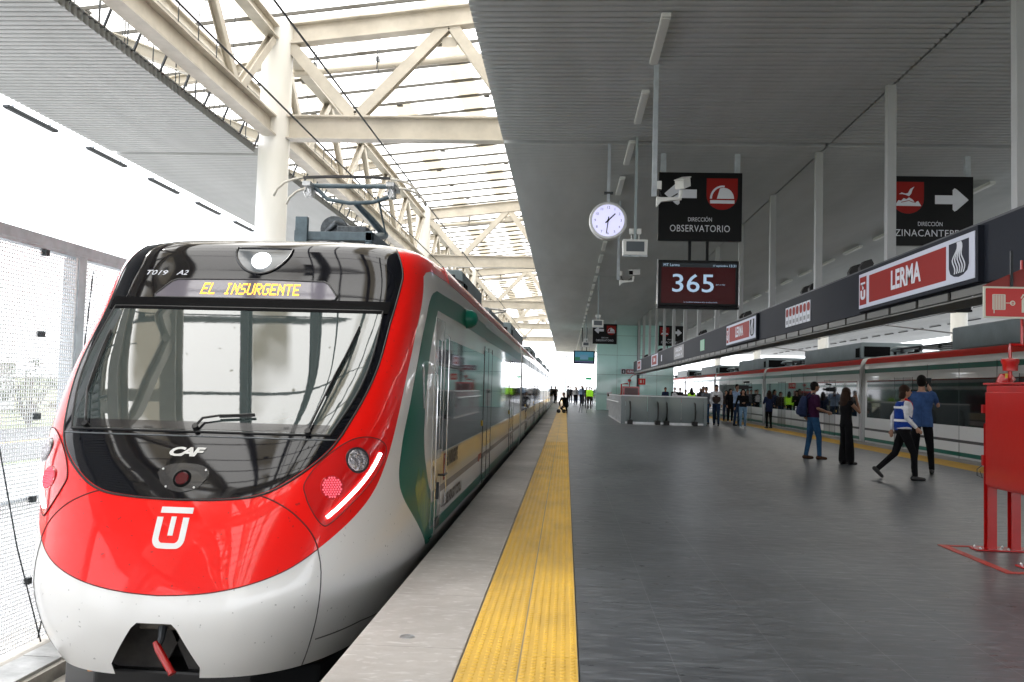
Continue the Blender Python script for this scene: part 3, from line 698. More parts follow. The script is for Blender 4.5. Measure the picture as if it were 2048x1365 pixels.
# dashboard shade behind the lower glass
patch('dashboard_shade', [(56.5, 80.2), (58.4, 83.5), (-58.4, 83.5), (-56.5, 80.2)], .0155, mat('dash_black', (.01, .01, .012), .15, coat=.6), train)
patch('glass_frame', [(-62.5, 88), (-66.5, 95), (-74.2, 126), (-76.0, 135.5), (-72.5, 135.5), (-70.5, 126), (-63, 95), (-60.5, 84.5)], .0152, mat('frame_grey', (.05, .06, .065), .4), train)
sline('shell_seam', smooth_open([(52.8, 41.0), (55.1, 35.3), (56.3, 28.5), (57.8, 20.3), (59.4, 12.7), (61.9, 0)], 1), .005, mat('panel_gap', (.10, .10, .10), .8), train, -.0005)
sline('shell_seam', mirror(smooth_open([(52.8, 41.0), (55.1, 35.3), (56.3, 28.5), (57.8, 20.3), (59.4, 12.7), (61.9, 0)], 1)), .005, MATS['panel_gap'], train, -.0005)
sline('bonnet_seam', SEAM, .006, mat('red_gap', (.12, .004, .003), .7), train, .003)
sline('bonnet_seam', mirror(SEAM), .006, MATS['red_gap'], train, .003)
sline('bonnet_edge', mirror(REDLOW) + list(reversed(REDLOW)), .004, MATS['red_gap'], train, .003)
sline('skirt_seam', [(62, 11), (90, 12), (130, 10), (160, 9)], .005, MATS['panel_gap'], train, -.0005)
# destination display
dsp = [(50.9, 142.9), (52.0, 144.6), (46.5, 150.8), (43.5, 152.0), (0, 152.6), (-50.5, 152.0), (-54, 150.8), (-59.5, 144.6), (-58.5, 142.9)]
dd = patch('destination_display', dsp, .013, mat('display_glass', (.14, .13, .16), .06, ior=1.7), train)
sline('display_frame', dsp + [dsp[0]], .009, mat('frame_dark', (.012, .012, .014), .3), dd, .012)
FONT57 = {'E': '11111 10000 10000 11110 10000 10000 11111', 'L': '10000 10000 10000 10000 10000 10000 11111', 'I': '01110 00100 00100 00100 00100 00100 01110',
          'N': '10001 11001 10101 10101 10011 10001 10001', 'S': '01111 10000 10000 01110 00001 00001 11110', 'U': '10001 10001 10001 10001 10001 10001 01110',
          'R': '11110 10001 10001 11110 10100 10010 10001', 'G': '01111 10000 10000 10011 10001 10001 01110', 'T': '11111 00100 00100 00100 00100 00100 00100'}
AMBER = mat('amber_led', (1.0, .40, .02), .5, emit=.9)
txt = 'EL INSURGENTE'; du = 61.0 / (len(txt) * 6 - 1); mb = MB()
for ci, ch in enumerate(txt):
    if ch == ' ': continue
    for ri, row in enumerate(FONT57[ch].split()):
        for xi, bit in enumerate(row):
            if bit == '1':
                u0 = -32.2 + (ci * 6 + xi) * du; t0 = 149.6 - ri * .80
                P = [SP(u0 + a, t0 + b) + SN(u0, t0) * .016 for a, b in ((.04, 0), (du * .94, 0), (du * .94, .74), (.04, .74))]
                mb.add(P, [(0, 1, 2, 3)])
mb.build('lettering', AMBER, dd)
# camera fairing above the display
fpoly = smooth_open([(-20.5, 168.5), (0, 168.8), (20.5, 168.5)], 1) + smooth_open([(20.5, 168.5), (19.5, 164), (13.5, 159.2), (8.0, 156.6), (0, 155.0), (-8, 156.6), (-13.5, 159.2), (-19.5, 164), (-20.5, 168.5)], 2)[1:-1]
fa = patch('front_camera_window', fpoly, .012, mat('fairing_glass', (.10, .11, .12), .06, ior=1.8), train)
sline('window_frame', fpoly + [fpoly[0]], .012, BLACKG, fa, .012)
mb = MB(); p = SP(0, 161.5); nn = SN(0, 161.5); mb.tube([p + nn * .012, p + nn * .03], .085, 24); mb.build('lamp_lens', mat('roof_lamp', (.75, .78, .82), .1, emit=.8), fa)
# marker lamp in the mask
ml = patch('marker_lamp', smooth_open([(-10.5, 64.5), (-8, 67.2), (0, 68.0), (8, 67.2), (10.5, 64.5), (7, 59.8), (0, 57.8), (-7, 59.8), (-10.5, 64.5)], 2)[:-1], .016, mat('lamp_bezel', (.015, .015, .017), .25, coat=.5), train, step=2, edge=1)
p = SP(0, 62.6); nn = SN(0, 62.6)
mb = MB(); mb.tube([p + nn * .010, p + nn * .022], [.068, .062], 28); mb.build('lens_ring', MATTEBLK, ml)
mb = MB(); mb.tube([p + nn * .02, p + nn * .026], [.05, .042], 28); mb.build('lamp_lens', mat('deep_red_lens', (.07, .002, .005), .15, spec=.3), ml)
mb = MB()
for a_, b_ in ((-8.6, 65.6), (8.6, 65.6), (-5.4, 59.8), (5.4, 59.8)):
    q = SP(a_, b_); mb.tube([q + SN(a_, b_) * .014, q + SN(a_, b_) * .02], .008, 8)
mb.build('screws', ALU, ml)
# headlights
LAMP = smooth_open([(47.0,59.0),(46.6,60.7),(47.1,62.3),(48.9,64.7),(51.5,67.5),(55.4,70.7),(60.8,74.3),(66.0,77.0),(70.9,78.7),(76.4,79.2),(81.4,78.8),(87.0,77.6),(90.7,75.8),(92.0,73.8),(91.2,71.2),(88.4,68.2),(83.8,64.6),(77.8,60.9),(71.4,57.3),(64.9,53.6),(60.2,50.6),(57.2,48.9),(55.1,48.0),(53.5,48.6),(51.4,50.5),(49.3,53.5),(47.8,56.3),(47.0,59.0)], 1)[:-1]
DRL = smooth_open([(86.4, 72.2), (81.3, 67.3), (74.4, 62.5), (67.3, 58.2), (61.1, 54.3), (55.4, 50.9)], 1)
LAMPRED = mat('red_lamp_housing', (.62, .006, .006), .12, coat=1.0)
for s in (1, -1):
    poly = [(s * u, t) for u, t in LAMP]
    hl = patch('headlight', poly, .009, LAMPRED, train, step=2.2, edge=1.2)
    sline('lamp_gap', poly + [poly[0]], .0045, MATS['red_gap'], hl, .008)
    for (u, t, r, nm) in ((71.5, 70.2, .088, 'main'), (58.0, 60.9, .082, 'tail')):
        p = SP(s * u, t); n0 = SN(s * u, t); nn = (n0 * .88 + Vector((0, -1, .05)) * .12).normalized()
        if nm == 'main':
            mb = MB(); mb.tube([p + n0 * .004 - nn * .01, p + nn * .016], [r * 1.14, r * 1.08], 32); mb.build('lamp_ring', mat('lamp_ring_dark', (.03, .028, .032), .2, coat=.8), hl)
            mb = MB(); mb.tube([p + nn * .012, p + nn * .024, p + nn * .028], [r * .93, r * .86, r * .6], 32); mb.build('lamp_lens', mat('lamp_reflector', (.42, .40, .42), .12, metal=.85, bump=.9, bscale=38), hl)
        else:
            mb = MB(); mb.tube([p - nn * .01, p + nn * .017], [r * 1.1, r * 1.0], 32); mb.build('lamp_ring', mat('lamp_ring_red', (.5, .012, .02), .2, coat=.8), hl)
            mb = MB(); a = nn.cross(Vector((0, 0, 1))).normalized(); b = a.cross(nn)
            for i in range(-4, 5):
                for j in range(-4, 5):
                    x = (i + .5 * (j % 2)) * .0185; z = j * .0165
                    if x * x + z * z < (r * .9) ** 2:
                        c = p + nn * .018 + a * x + b * z; mb.ell(c, (.008, .008, .008), 6, 4)
            o = mb.build('led_cluster', mat('pink_led', (.90, .13, .19), .25, emit=.15), hl, smooth=True)
    q = dens_open([(s * u, t) for u, t in DRL], 2)
    mb = MB(); mb.tube([SP(*x) + SN(*x) * .014 for x in q], .0125, 10); mb.build('light_strip', mat('white_led_strip', (1, .93, .95), .3, emit=2.2), hl, smooth=True)
# emblem on the bonnet: a T standing in a U
def surf_poly(name, polys, m, parent, off, cx, cz, sx, sz, sub=.02):
    """polys in emblem units -> (a, z) on the front, meshed fine enough to follow the surface"""
    obs = []
    for poly in polys:
        P = [ut(cx + x * sx, cz + z * sz) for x, z in poly]
        obs.append(patch(name, P, off, m, parent, step=1.5, edge=.8, rim=False))
    return obs
Uo = [(-.5, .64)] + [(-.5, .1)] + [(-.5 + .26 - .26 * math.cos(a), .02 - .30 * math.sin(a) + .0) for a in np.linspace(.15, 1.45, 8)] + [(0.0, -.29)] + [(.5 - .26 + .26 * math.cos(a), .02 - .30 * math.sin(a)) for a in np.linspace(1.45, .15, 8)] + [(.5, .1), (.5, .64), (.31, .64), (.31, .05)] + [(.31 - .14 + .14 * math.cos(a), .03 - .15 * math.sin(a)) for a in np.linspace(.15, 1.45, 6)] + [(-.31 + .14 - .14 * math.cos(a), .03 - .15 * math.sin(a)) for a in np.linspace(1.45, .15, 6)] + [(-.31, .05), (-.31, .64)]
Tb = [(-.43, .94), (-.43, .76), (.57, .76), (.57, .94)]; Tst = [(-.06, .66), (-.06, .10), (.10, .10), (.10, .66)]
EMW = mat('emblem_white', (.78, .78, .78), .35, coat=.5)
EX, EZ, ESX, ESZ = .005, .330, .225, .215
surf_poly('emblem', [Uo, Tb, Tst], EMW, train, .0075, EX, EZ, ESX, ESZ)
def surf_text(body, a0, a1, z0, z1, m, parent, bold=0., shear=0., spacing=1., off=.012, name='lettering'):
    me = text_mesh(body, 1., bold, shear, spacing); me.name = name
    xs = [v.co.x for v in me.vertices]; ys = [v.co.y for v in me.vertices]; X0, X1, Y0, Y1 = min(xs), max(xs), min(ys), max(ys)
    for v in me.vertices:
        a = a0 + (a1 - a0) * (v.co.x - X0) / (X1 - X0); z = z0 + (z1 - z0) * (v.co.y - Y0) / (Y1 - Y0); u, t = ut(a, z)
        v.co = SP(u, t) + SN(u, t) * off
    me.materials.clear(); me.materials.append(m); ob = bpy.data.objects.new(name, me); C.objects.link(ob); ob.parent = parent; return ob
surf_text('CAF', -.150, .110, .862, .925, mat('badge_silver', (.62, .62, .60), .35), train, bold=.045, shear=.28, spacing=.82, off=.0135)
surf_text('T019', -.99, -.80, 2.31, 2.355, SIGNWH, train, bold=.01, shear=.25)
surf_text('A2', -.72, -.62, 2.315, 2.36, SIGNWH, train, bold=.01, shear=.25)
# wipers
WB = mat('wiper_black', (.01, .01, .011), .4)
def wiper(pts, base):
    q = dens_open(list(pts), 3); mb = MB(); mb.tube([SP(*p) + SN(*p) * .045 for p in q], [.010 - .005 * i / len(q) for i in range(len(q))], 6)
    w = mb.build('wiper', WB, train, smooth=True)
    mb = MB(); mb.tube([SP(*base) + SN(*base) * .01, SP(*base) + SN(*base) * .055], .022, 10); mb.build('pivot', WB, w)
    k = len(q) // 3; mb = MB(); mb.bar(SP(*q[k]) + SN(*q[k]) * .03, SP(*q[-1]) + SN(*q[-1]) * .03, .008, .018); mb.build('blade', RUBBER, w)
wiper([(49.0, 80.0), (51.5, 87.0), (57.8, 104.5), (61.9, 114.0), (67.2, 128.4)], (49, 80))
wiper([(-1, 80.6), (1, 84.0), (8, 85.2), (24, 86.2)], (-1, 80.6))
wiper([(-51, 80.5), (-60.5, 95), (-66.5, 112), (-70, 124)], (-51, 80.5))
# coupler opening: dark pocket, mount and the red hose
mb = MB(); mb.prism([(XC - .44, -.70), (XC + .44, -.70), (XC + .30, -.16), (XC - .30, -.16)], 6.45, 6.5)
mb.box(XC - .33, XC + .33, 5.95, 6.45, -.17, -.14); mb.bar((XC - .38, 6.2, -.62), (XC - .16, 6.2, -.19), .5, .03, up=(0, 1, 0)); mb.bar((XC + .38, 6.2, -.62), (XC + .16, 6.2, -.19), .5, .03, up=(0, 1, 0))
mb.build('coupler_pocket', mat('pocket_dark', (.035, .032, .03), .6, var=.5, vscale=8), train)
cp = MB(); cp.box(XC - .16, XC + .20, 5.93, 6.0, -.27, -.17); cp = cp.build('coupler', mat('oily_steel', (.10, .09, .075), .5, metal=.5, var=.5, vscale=12), train, bevel=.01)
mb = MB(); mb.tube([(XC + .02, 5.90, -.24), (XC + .03, 5.86, -.31), (XC + .02, 5.84, -.35)], [.03, .022, .02], 8); mb.build('hook', DARKST, cp)
mb = MB(); mb.tube([(XC + .0, 5.84, -.325), (XC + .03, 5.82, -.36), (XC + .12, 5.77, -.45), (XC + .16, 5.75, -.49)], [.018, .025, .025, .022], 12); mb.tube([(XC + .16, 5.75, -.49), (XC + .165, 5.747, -.497)], .026, 12); mb.build('red_hose', FIRERED, cp, smooth='auto')
# dark under-nose fairing and snow plough
mb = MB(); mb.prism([(XC - 1.05, 7.2), (XC - .95, 6.45), (XC - .55, 6.12), (XC + .55, 6.12), (XC + .95, 6.45), (XC + 1.05, 7.2)], -1.10, -.60, 'xy')
mb.build('snow_plough', mat('underframe_black', (.012, .013, .015), .35), train, bevel=.02)
mb = MB(); mb.tube([(XC - .52, 5.98, -.57), (XC - .40, 5.94, -.545)], .012, 8); mb.build('orange_peg', mat('orange_paint', (.7, .25, .03), .5), train)
mb = MB(); mb.box(XC - 1.2, XC + 1.2, 7.2, 13.4, -1.0, -.42); mb.build('underframe', MATS['underframe_black'], train)
# painted green swoosh on the cab side
G1 = smooth_open([uy(8.28, 2.31), (130.6, 150.5), (122.6, 131.8), (119.0, 110.4), (114.4, 88.0), (108.2, 70.1), (105.2, 61.9), (107.6, 54.5), (124.6, 43.5), (161.2, 26.9)], 2)
G2 = [uy(8.35, -.02), uy(8.35, .16), uy(8.17, .47)]
G3 = smooth_open([uy(8.17, .47), uy(7.80, .78), uy(7.72, 1.05), uy(7.78, 1.4), uy(7.95, 1.75), uy(8.20, 2.02), uy(8.32, 2.13)], 2)
for s in (1, -1):
    poly = [(s * u, t) for u, t in (G1 + [uy(8.3, -.02)] + G2 + G3 + [uy(13.4, 2.13), uy(13.4, 2.31)])]
    patch('green_swoosh', poly, .003, GREEN, train, step=3, edge=2)
    pl = [uy(8.34, .2), uy(7.9, .12), uy(7.60, .35), uy(7.45, .55), uy(7.52, .72), uy(7.66, .60), uy(7.72, .70), uy(7.82, .60), uy(7.92, .56), uy(8.02, .42), uy(8.2, .38)]
    if s == 1: patch('olive_patch', pl, .0045, mat('olive_paint', (.10, .22, .045), .35, coat=.5, var=.5, vscale=9, col2=(.01, .14, .09)), train, step=2, edge=1.5)
mb = MB()
for a, b in (((7.55, 1.56), (7.55, 1.30)),):
    pass
patch('side_hatch', [uy(7.62, 1.60), uy(7.66, 1.22), uy(7.74, 1.22), uy(7.70, 1.60)], .004, mat('hatch_pale', (.6, .61, .6), .25, coat=.8), train, step=2, edge=1.5)

# ------------------------------------------------------------------ the long side: bands that follow the wall profile
ZP = CT[:173, 0] + .06 * np.clip((CT[:173, 0] - 2.0) / .5, 0, 1); WP = CT[:173, 2]
def W_(z): return float(np.interp(z, ZP, WP))
def side_band(name, xc, s, y0, y1, z0, z1, m, parent, off=.004, n=None):
    n = n or (max(2, int((z1 - z0) / .025)) if z1 > 1.9 else 1); mb = MB(); vs = []
    for i in range(n + 1):
        z = z0 + (z1 - z0) * i / n; x = xc + s * (W_(z) + off); vs += [(x, y0, z), (x, y1, z)]
    k = len(vs)
    for i in range(n + 1):
        z = z0 + (z1 - z0) * i / n; x = xc + s * (W_(z) - .01); vs += [(x, y0, z), (x, y1, z)]
    fs = [(2 * i, 2 * i + 1, 2 * i + 3, 2 * i + 2) for i in range(n)] + [(2 * i, 2 * i + 2, k + 2 * i + 2, k + 2 * i) for i in range(n)] + [(2 * i + 1, k + 2 * i + 1, k + 2 * i + 3, 2 * i + 3) for i in range(n)] + [(0, k, k + 1, 1), (2 * n, 2 * n + 1, k + 2 * n + 1, k + 2 * n)]
    mb.add(vs, fs); return mb.build(name, m, parent, smooth='auto')
SIDEROOF = mat('roof_sheet_dark', (.09, .095, .10), .5, var=.2, vscale=2)
def shell_section(name, xc, y0, y1, parent):
    prof = [(W_(z), z) for z in np.linspace(-.56, 2.68, 66)] + [(1.20, 2.735), (1.0, 2.75), (0, 2.76)]
    full = [(xc + a, z) for a, z in prof] + [(xc - a, z) for a, z in reversed(prof[:-1])]
    mb = MB(); k = len(full); mb.add([(x, y, z) for y in (y0, y1) for x, z in full], [])
    for i in range(k):
        j = (i + 1) % k; mb.cur = 1 if min(full[i][1], full[j][1]) > 2.675 else 0; mb.f.append((i, j, k + j, k + i)); mb.mi.append(mb.cur)
    for q in (tuple(range(k)), tuple(range(2 * k - 1, k - 1, -1))): mb.f.append(q); mb.mi.append(0)
    return mb.build(name, [WHITE, SIDEROOF], parent, smooth='auto')
SIDEROOF = mat('roof_sheet_dark', (.09, .095, .10), .5, var=.2, vscale=2)
def ac_unit(xc, y0, y1, z0, z1, parent, x0=-1.05, x1=1.05):
    mb = MB(); mb.prism([(xc + x0, z0), (xc + x1, z0), (xc + x1, z1 - .04), (xc + x1 - .05, z1), (xc + x0 + .05, z1), (xc + x0, z1 - .04)], y0, y1)
    o = mb.build('roof_unit', ACGREY, parent, bevel=.015)
    mb = MB(); mb.box(xc + x0 + .12, xc - .06, y0 - .02, y0 + .01, z0 + .08, z1 - .14); mb.box(xc + .06, xc + x1 - .12, y0 - .02, y0 + .01, z0 + .08, z1 - .14); mb.build('grille', MATTEBLK, o)
    mb = MB()
    for sx in (x0, x1): mb.box(xc + sx - (.02 if sx < 0 else 0), xc + sx + (.02 if sx > 0 else 0), y0 + .1, y0 + .5, z0 + .06, z1 - .2)
    mb.build('vent', MATTEBLK, o)
    return o
def dome(xc, dx, y, parent):
    mb = MB(); mb.lathe((xc + dx, y, 2.74), [(.16, 0), (.16, .16), (.34, .17), (.36, .22), (.28, .30), (.12, .34)], 'z', 24); mb.build('antenna_dome', ACGREY, parent, smooth='auto')
def livery(xc, s, y0, y1, parent, stripe, brown):
    side_band('green_stripe', xc, s, y0, y1, .03, .13, GREEN, parent, .003)
    side_band('waist_stripe', xc, s, y0, y1, .365, .435, brown, parent, .003)
    side_band('upper_green_band', xc, s, y0, y1, 2.13 if xc < 0 else 2.20, 2.33, GREEN, parent, .003)
    side_band('cantrail', xc, s, y0, y1, 2.50, 2.682, REDTRIM if xc < 0 else mat('lit_cantrail_red', (.85, .035, .022), .4, spec=.2), parent, .006)  # right train gets a brighter copy, its stronger light put into the red
BROWN = mat('brown_stripe', (.13, .095, .08), .4, coat=.4); BLKS = mat('black_stripe', (.012, .012, .014), .35, coat=.4)
BEIGE = mat('gold_beige_wrap', (.56, .44, .24), .3, coat=.6, var=.22, vscale=1.1, col2=(.62, .58, .46), stretch=(1, .5, 2))
def doors(xc, s, y, parent, label=None):
    o = side_band('door', xc, s, y - .68, y + .68, .0, 2.02, mat('door_white', (.62, .62, .61), .25, coat=.8), parent, .006)
    for k in (-1, 1): side_band('window', xc, s, y + k * .345 - .335, y + k * .345 + .335, .775, 1.955, SIDEGL, o, .009)
    mb = MB(); x = xc + s * (1.45 + .0075)
    for yy in (y - .69, y, y + .69): mb.box(x - .004, x + .004, yy - .008, yy + .008, .0, 2.03)
    mb.build('door_gap', RUBBER, o)
    side_band('green_stripe', xc, s, y - .68, y + .68, .03, .13, GREEN, o, .0085); side_band('waist_stripe', xc, s, y - .68, y + .68, .365, .435, BROWN if xc < 0 else BLKS, o, .0085)
    mb = MB(); mb.box(x - .004, x + .01, y - .86, y - .80, .85, .93); mb.build('door_button', mat('button_yellow', (.6, .38, .03), .5), o)
    return o
def rail_car(xc, y0, y1, parent, sides, brown, beige=False, units=True):
    body = shell_section('car_body', xc, y0 + .24, y1 - .24, parent)
    mb = MB(); mb.box(xc - 1.2, xc + 1.2, y0 + .5, y1 - .5, -1.02, -.50); mb.build('underframe', MATS['underframe_black'], parent)
    for s in sides:
        livery(xc, s, y0 + .26, y1 - .26, body, GREEN, brown)
        dd = [y0 + 3.6, y1 - 3.6]; edges = [y0 + .5] + [q for d in dd for q in (d - .70, d + .70)] + [y1 - .5]
        for i in range(0, len(edges), 2): side_band('side_window', xc, s, edges[i], edges[i + 1], .775, 1.955, SIDEGL, parent, .005)
        if beige: side_band('beige_panel', xc, s, y0 + .26, y1 - .26, .44, .77, BEIGE, body, .003)
        for d in dd: doors(xc, s, d, parent)
        mb = MB()
        for yy in (y0 + .28, y0 + 5.3, (y0 + y1) / 2, y1 - 5.3, y1 - .28): mb.box(xc + s * 1.452 - .004, xc + s * 1.452 + .004, yy - .006, yy + .006, -.5, 2.35)
        mb.build('panel_gap', MATS['panel_gap'], body)
    # gangway bellows with a pale frame
    mb = MB(); mb.box(xc - 1.22, xc + 1.22, y1 - .26, y1 + .26, -.45, 2.5); g = mb.build('gangway', RUBBER, parent)
    for s in sides:
        mb = MB(); mb.prism([(1.30 * s + xc, -.4), (1.40 * s + xc, -.4), (1.40 * s + xc, 1.9), (1.34 * s + xc, 2.50), (1.22 * s + xc, 2.66), (1.12 * s + xc, 2.60), (1.24 * s + xc, 2.3), (1.30 * s + xc, 1.9)], y1 - .18, y1 + .18); mb.build('gangway_frame', mat('gangway_grey', (.40, .41, .40), .5), g)
    if units:
        ac_unit(xc, y0 + 1.4, y0 + 8.6, 2.74, 3.32, parent)
        mb = MB()
        for i in range(5): mb.tube([(xc + s0 * .9, y0 + 8.9 + i * .9, 2.95) for s0 in (-1, 1)], .03, 6)
        for s0 in (-1, 1): mb.tube([(xc + s0 * .9, y0 + 8.7, 2.95), (xc + s0 * .9, y0 + 12.9, 2.95)], .025, 6)
        for i in range(6): mb.lathe((xc + (-.9 if i % 2 else .9), y0 + 9 + i * .7, 2.82), [(.05, 0), (.07, .03), (.05, .06), (.07, .09), (.04, .14)], 'z', 10)
        mb.build('roof_cabling', DARKST, parent)
        dome(xc, -.5 if xc > 0 else .5, y1 - .9, parent)
    return body
# left train: flank of the leading car to the first gangway
X2 = 24.4
for s in (1, -1):
    side_band('cantrail', XC, s, 13.4, 24.1, 2.49, 2.66, REDTRIM, train, .006)
shell_section('car_body', XC, 13.4, X2 - .24, train)
mb = MB(); mb.box(XC - 1.2, XC + 1.2, 13.4, X2 - .4, -1.02, -.50); mb.build('underframe', MATS['underframe_black'], train)
s = 1
side_band('cantrail', XC, s, 9.2, 13.4, 2.49, 2.66, REDTRIM, train, .008)
side_band('upper_green_band', XC, s, 13.4, 24.1, 2.13, 2.33, GREEN, train, .003)
side_band('green_stripe', XC, s, 8.6, 24.1, .03, .14, GREEN, train, .003)
side_band('green_flank', XC, s, 8.36, 8.62, .03, .30, GREEN, train, .0032)
side_band('waist_stripe', XC, s, 8.86, 24.1, .37, .44, BROWN, train, .003)
side_band('beige_panel', XC, s, 8.86, 24.1, .44, .755, BEIGE, train, .003)
side_band('side_window', XC, s, 8.93, 13.15, .765, 1.90, SIDEGL, train, .005)
side_band('side_window', XC, s, 14.65, 19.4, .775, 1.95, SIDEGL, train, .005)
side_band('side_window', XC, s, 20.95, 23.9, .775, 1.95, SIDEGL, train, .005)
doors(XC, s, 13.9, train); doors(XC, s, 20.2, train)
mb = MB(); mb.box(XC - 1.22, XC + 1.22, X2 - .26, X2 + .26, -.45, 2.5); mb.build('gangway', RUBBER, train)
# cab door with its handrails
cd_ = side_band('cab_door', XC, s, 8.22, 8.84, .10, 2.06, mat('door_white', (.62, .62, .61), .25, coat=.8), train, .005)
side_band('window', XC, s, 8.42, 8.80, .80, 1.86, SIDEGL, cd_, .008)
side_band('lower_green', XC, s, 8.24, 8.60, .12, .34, GREEN, cd_, .0075)
side_band('beige_corner', XC, s, 8.26, 8.8, .44, .72, BEIGE, cd_, .0075)
mb = MB(); x = XC + 1.455
mb.bar((x + .004, 8.27, .66), (x + .004, 8.72, .36), .035, .006, up=(1, 0, 0)); mb.build('door_brace', BROWN, cd_)
for yy, z0, z1 in ((8.16, .02, 1.56), (8.90, .22, 1.95)):
    mb = MB(); mb.tube([(x, yy, z0), (x + .04, yy, z0 + .04), (x + .04, yy, z1 - .04), (x, yy, z1)], .0075, 8); mb.build('handrail', CHROME, cd_, smooth=True)
mb = MB(); mb.box(x, x + .03, 8.50, 8.53, .34, .50); mb.tube([(x, 8.62, .56), (x + .06, 8.62, .56), (x + .06, 8.80, .56)], .012, 8); mb.build('handle', DARKST, cd_)
mb = MB(); mb.box(x, x + .02, 8.40, 8.66, .08, .16); mb.build('step_tread', DARKST, cd_)
mb = MB(); mb.lathe((XC + 1.43, 10.75, 2.24), [(.02, .16), (.07, .14), (.105, .09), (.12, 0)], 'x', 20); mb.build('side_camera_dome', GREEN, train, smooth='auto')
TXX = XC + 1.45 + .0075
TD = mat('dark_livery_text', (.06, .05, .05), .5); MAR = mat('maroon', (.28, .045, .02), .5)
lettering('EL INSURGENTE', .19, TD, train, (TXX, 9.72, .655), (0, 1, 0), (0, 0, 1), width=.92, bold=.01)
lettering('TREN INTERURBANO', .05, mat('gold_text', (.35, .24, .10), .5), train, (TXX, 9.72, .56), (0, 1, 0), (0, 0, 1), width=.84)
lettering('MIGUEL HIDALGO Y COSTILLA', .15, TD, train, (TXX, 9.86, .245), (0, 1, 0), (0, 0, 1), width=1.56, bold=.008)
lettering('T019 A2', .07, mat('pale_text', (.40, .40, .40), .5), train, (XC + 1.4535, 9.35, 2.03), (0, 1, 0), (0, 0, 1), width=.30)
mb = MB(); mb.box(TXX - .004, TXX + .001, 9.02, 9.20, .47, .735); eb = mb.build('line_emblem', MAR, train)
lettering('T', .12, SIGNWH, eb, (TXX + .002, 9.11, .66), (0, 1, 0), (0, 0, 1), bold=.01); lettering('U', .15, SIGNWH, eb, (TXX + .002, 9.11, .55), (0, 1, 0), (0, 0, 1), bold=.012)
mb = MB(); mb.box(TXX - .004, TXX + .001, 12.66, 12.78, .36, .46); mb.box(TXX - .004, TXX + .001, 12.84, 13.05, .39, .46); mb.build('small_emblem', MAR, train)
# following cars
rail_car(XC, X2, X2 + 14.4, train, (1,), BROWN, True)
for i in range(1, 5): rail_car(XC, X2 + 14.4 * i, X2 + 14.4 * (i + 1), train, (1,), BROWN, True)
ac_unit(XC, 13.6, 16.7, 2.74, 3.22, train); ac_unit(XC, 18.6, 22.6, 2.74, 3.10, train)
# pantograph on the leading car
pg = MB(); px = XC
for x in (px - .42, px + .40): pg.box(x - .04, x + .04, 9.9, 12.1, 3.03, 3.15)
for y in (9.9, 10.75, 12.05): pg.box(px - .46, px + .44, y, y + .09, 3.04, 3.14)
for x in (px - .42, px + .40):
    for y in (9.95, 12.0): pg.lathe((x, y, 2.79), [(.05, 0), (.10, .02), (.06, .05), (.10, .08), (.06, .11), (.10, .14), (.05, .17), (.05, .24)], 'z', 12)
pg.box(px - .44, px - .30, 9.86, 9.93, 3.0, 3.30)
pan = pg.build('pantograph', PANTO, train, bevel=.006)
mb = MB(); mb.lathe((px - .12, 10.35, 3.24), [(.135, -.02), (.165, -.02), (.165, .02), (.135, .02)], 'y', 24); mb.tube([(px - .28, 10.4, 3.16), (px - .1, 10.3, 3.30), (px + .2, 10.5, 3.22)], .045, 8); mb.box(px - .05, px + .30, 10.2, 10.6, 3.12, 3.26); mb.build('drive_unit', mat('drive_steel', (.07, .08, .09), .45, metal=.5, var=.5, vscale=20), pan, bevel=.01)
mb = MB(); mb.tube([(px + .05, 10.45, 3.18), (px + .10, 11.3, 3.30), (px + .12, 12.1, 3.48)], [.07, .06, .055], 10); mb.build('lower_arm', PANTO, pan, smooth='auto')
mb = MB(); mb.tube([(px + .12, 12.1, 3.48), (px + .05, 11.5, 3.60), (px - .04, 11.0, 3.70)], [.055, .045, .035], 10); mb.tube([(px + .20, 10.9, 3.24), (px + .22, 11.7, 3.42), (px + .25, 11.0, 3.78)], .014, 6); mb.build('upper_arm', PANTO, pan, smooth='auto')
mb = MB(); mb.tube([(px - .62, 10.95, 3.93), (px - .50, 10.95, 3.84), (px - .38, 10.95, 3.73), (px - .1, 10.95, 3.685), (px + .2, 10.95, 3.70), (px + .38, 10.95, 3.76), (px + .45, 10.95, 3.88)], .026, 8); mb.build('crossbar', PANTO, pan, smooth=True)
mb = MB(); mb.tube([(px - .60, 10.95, 3.90), (px + .44, 10.95, 3.90)], .030, 10); mb.build('head_tube', PANTO, pan, smooth='auto')
for yy, dz in ((10.70, .02), (11.20, .02)):
    mb = MB(); pts = [(px - .62 + 1.08 * k / 8, yy, 3.925 + dz + .018 * math.sin(math.pi * k / 8)) for k in range(9)]
    for a, b in zip(pts[:-1], pts[1:]): mb.bar(a, b, .05, .026)
    mb.build('contact_strip', mat('carbon', (.03, .03, .033), .5), pan)
    for sgn, x0 in ((-1, px - .62), (1, px + .46)):
        mb = MB(); mb.tube([(x0, yy, 3.94), (x0 + sgn * .12, yy, 3.925), (x0 + sgn * .24, yy, 3.88), (x0 + sgn * .33, yy, 3.80), (x0 + sgn * .37, yy, 3.71)], .016, 8); mb.build('horn', mat('horn_cream', (.55, .52, .46), .5), pan, smooth=True)
for x in (px - .60, px + .45):
    mb = MB(); mb.box(x - .05, x + .05, 10.74, 11.16, 3.86, 3.915); mb.box(x - .03, x + .03, 10.88, 11.02, 3.75, 3.88); mb.tube([(x, 10.8, 3.86), (x + .04, 10.78, 3.77), (x, 10.76, 3.71), (x - .04, 10.78, 3.78), (x, 10.8, 3.86)], .008, 6); mb.build('head_bracket', ALU, pan, bevel=.006)
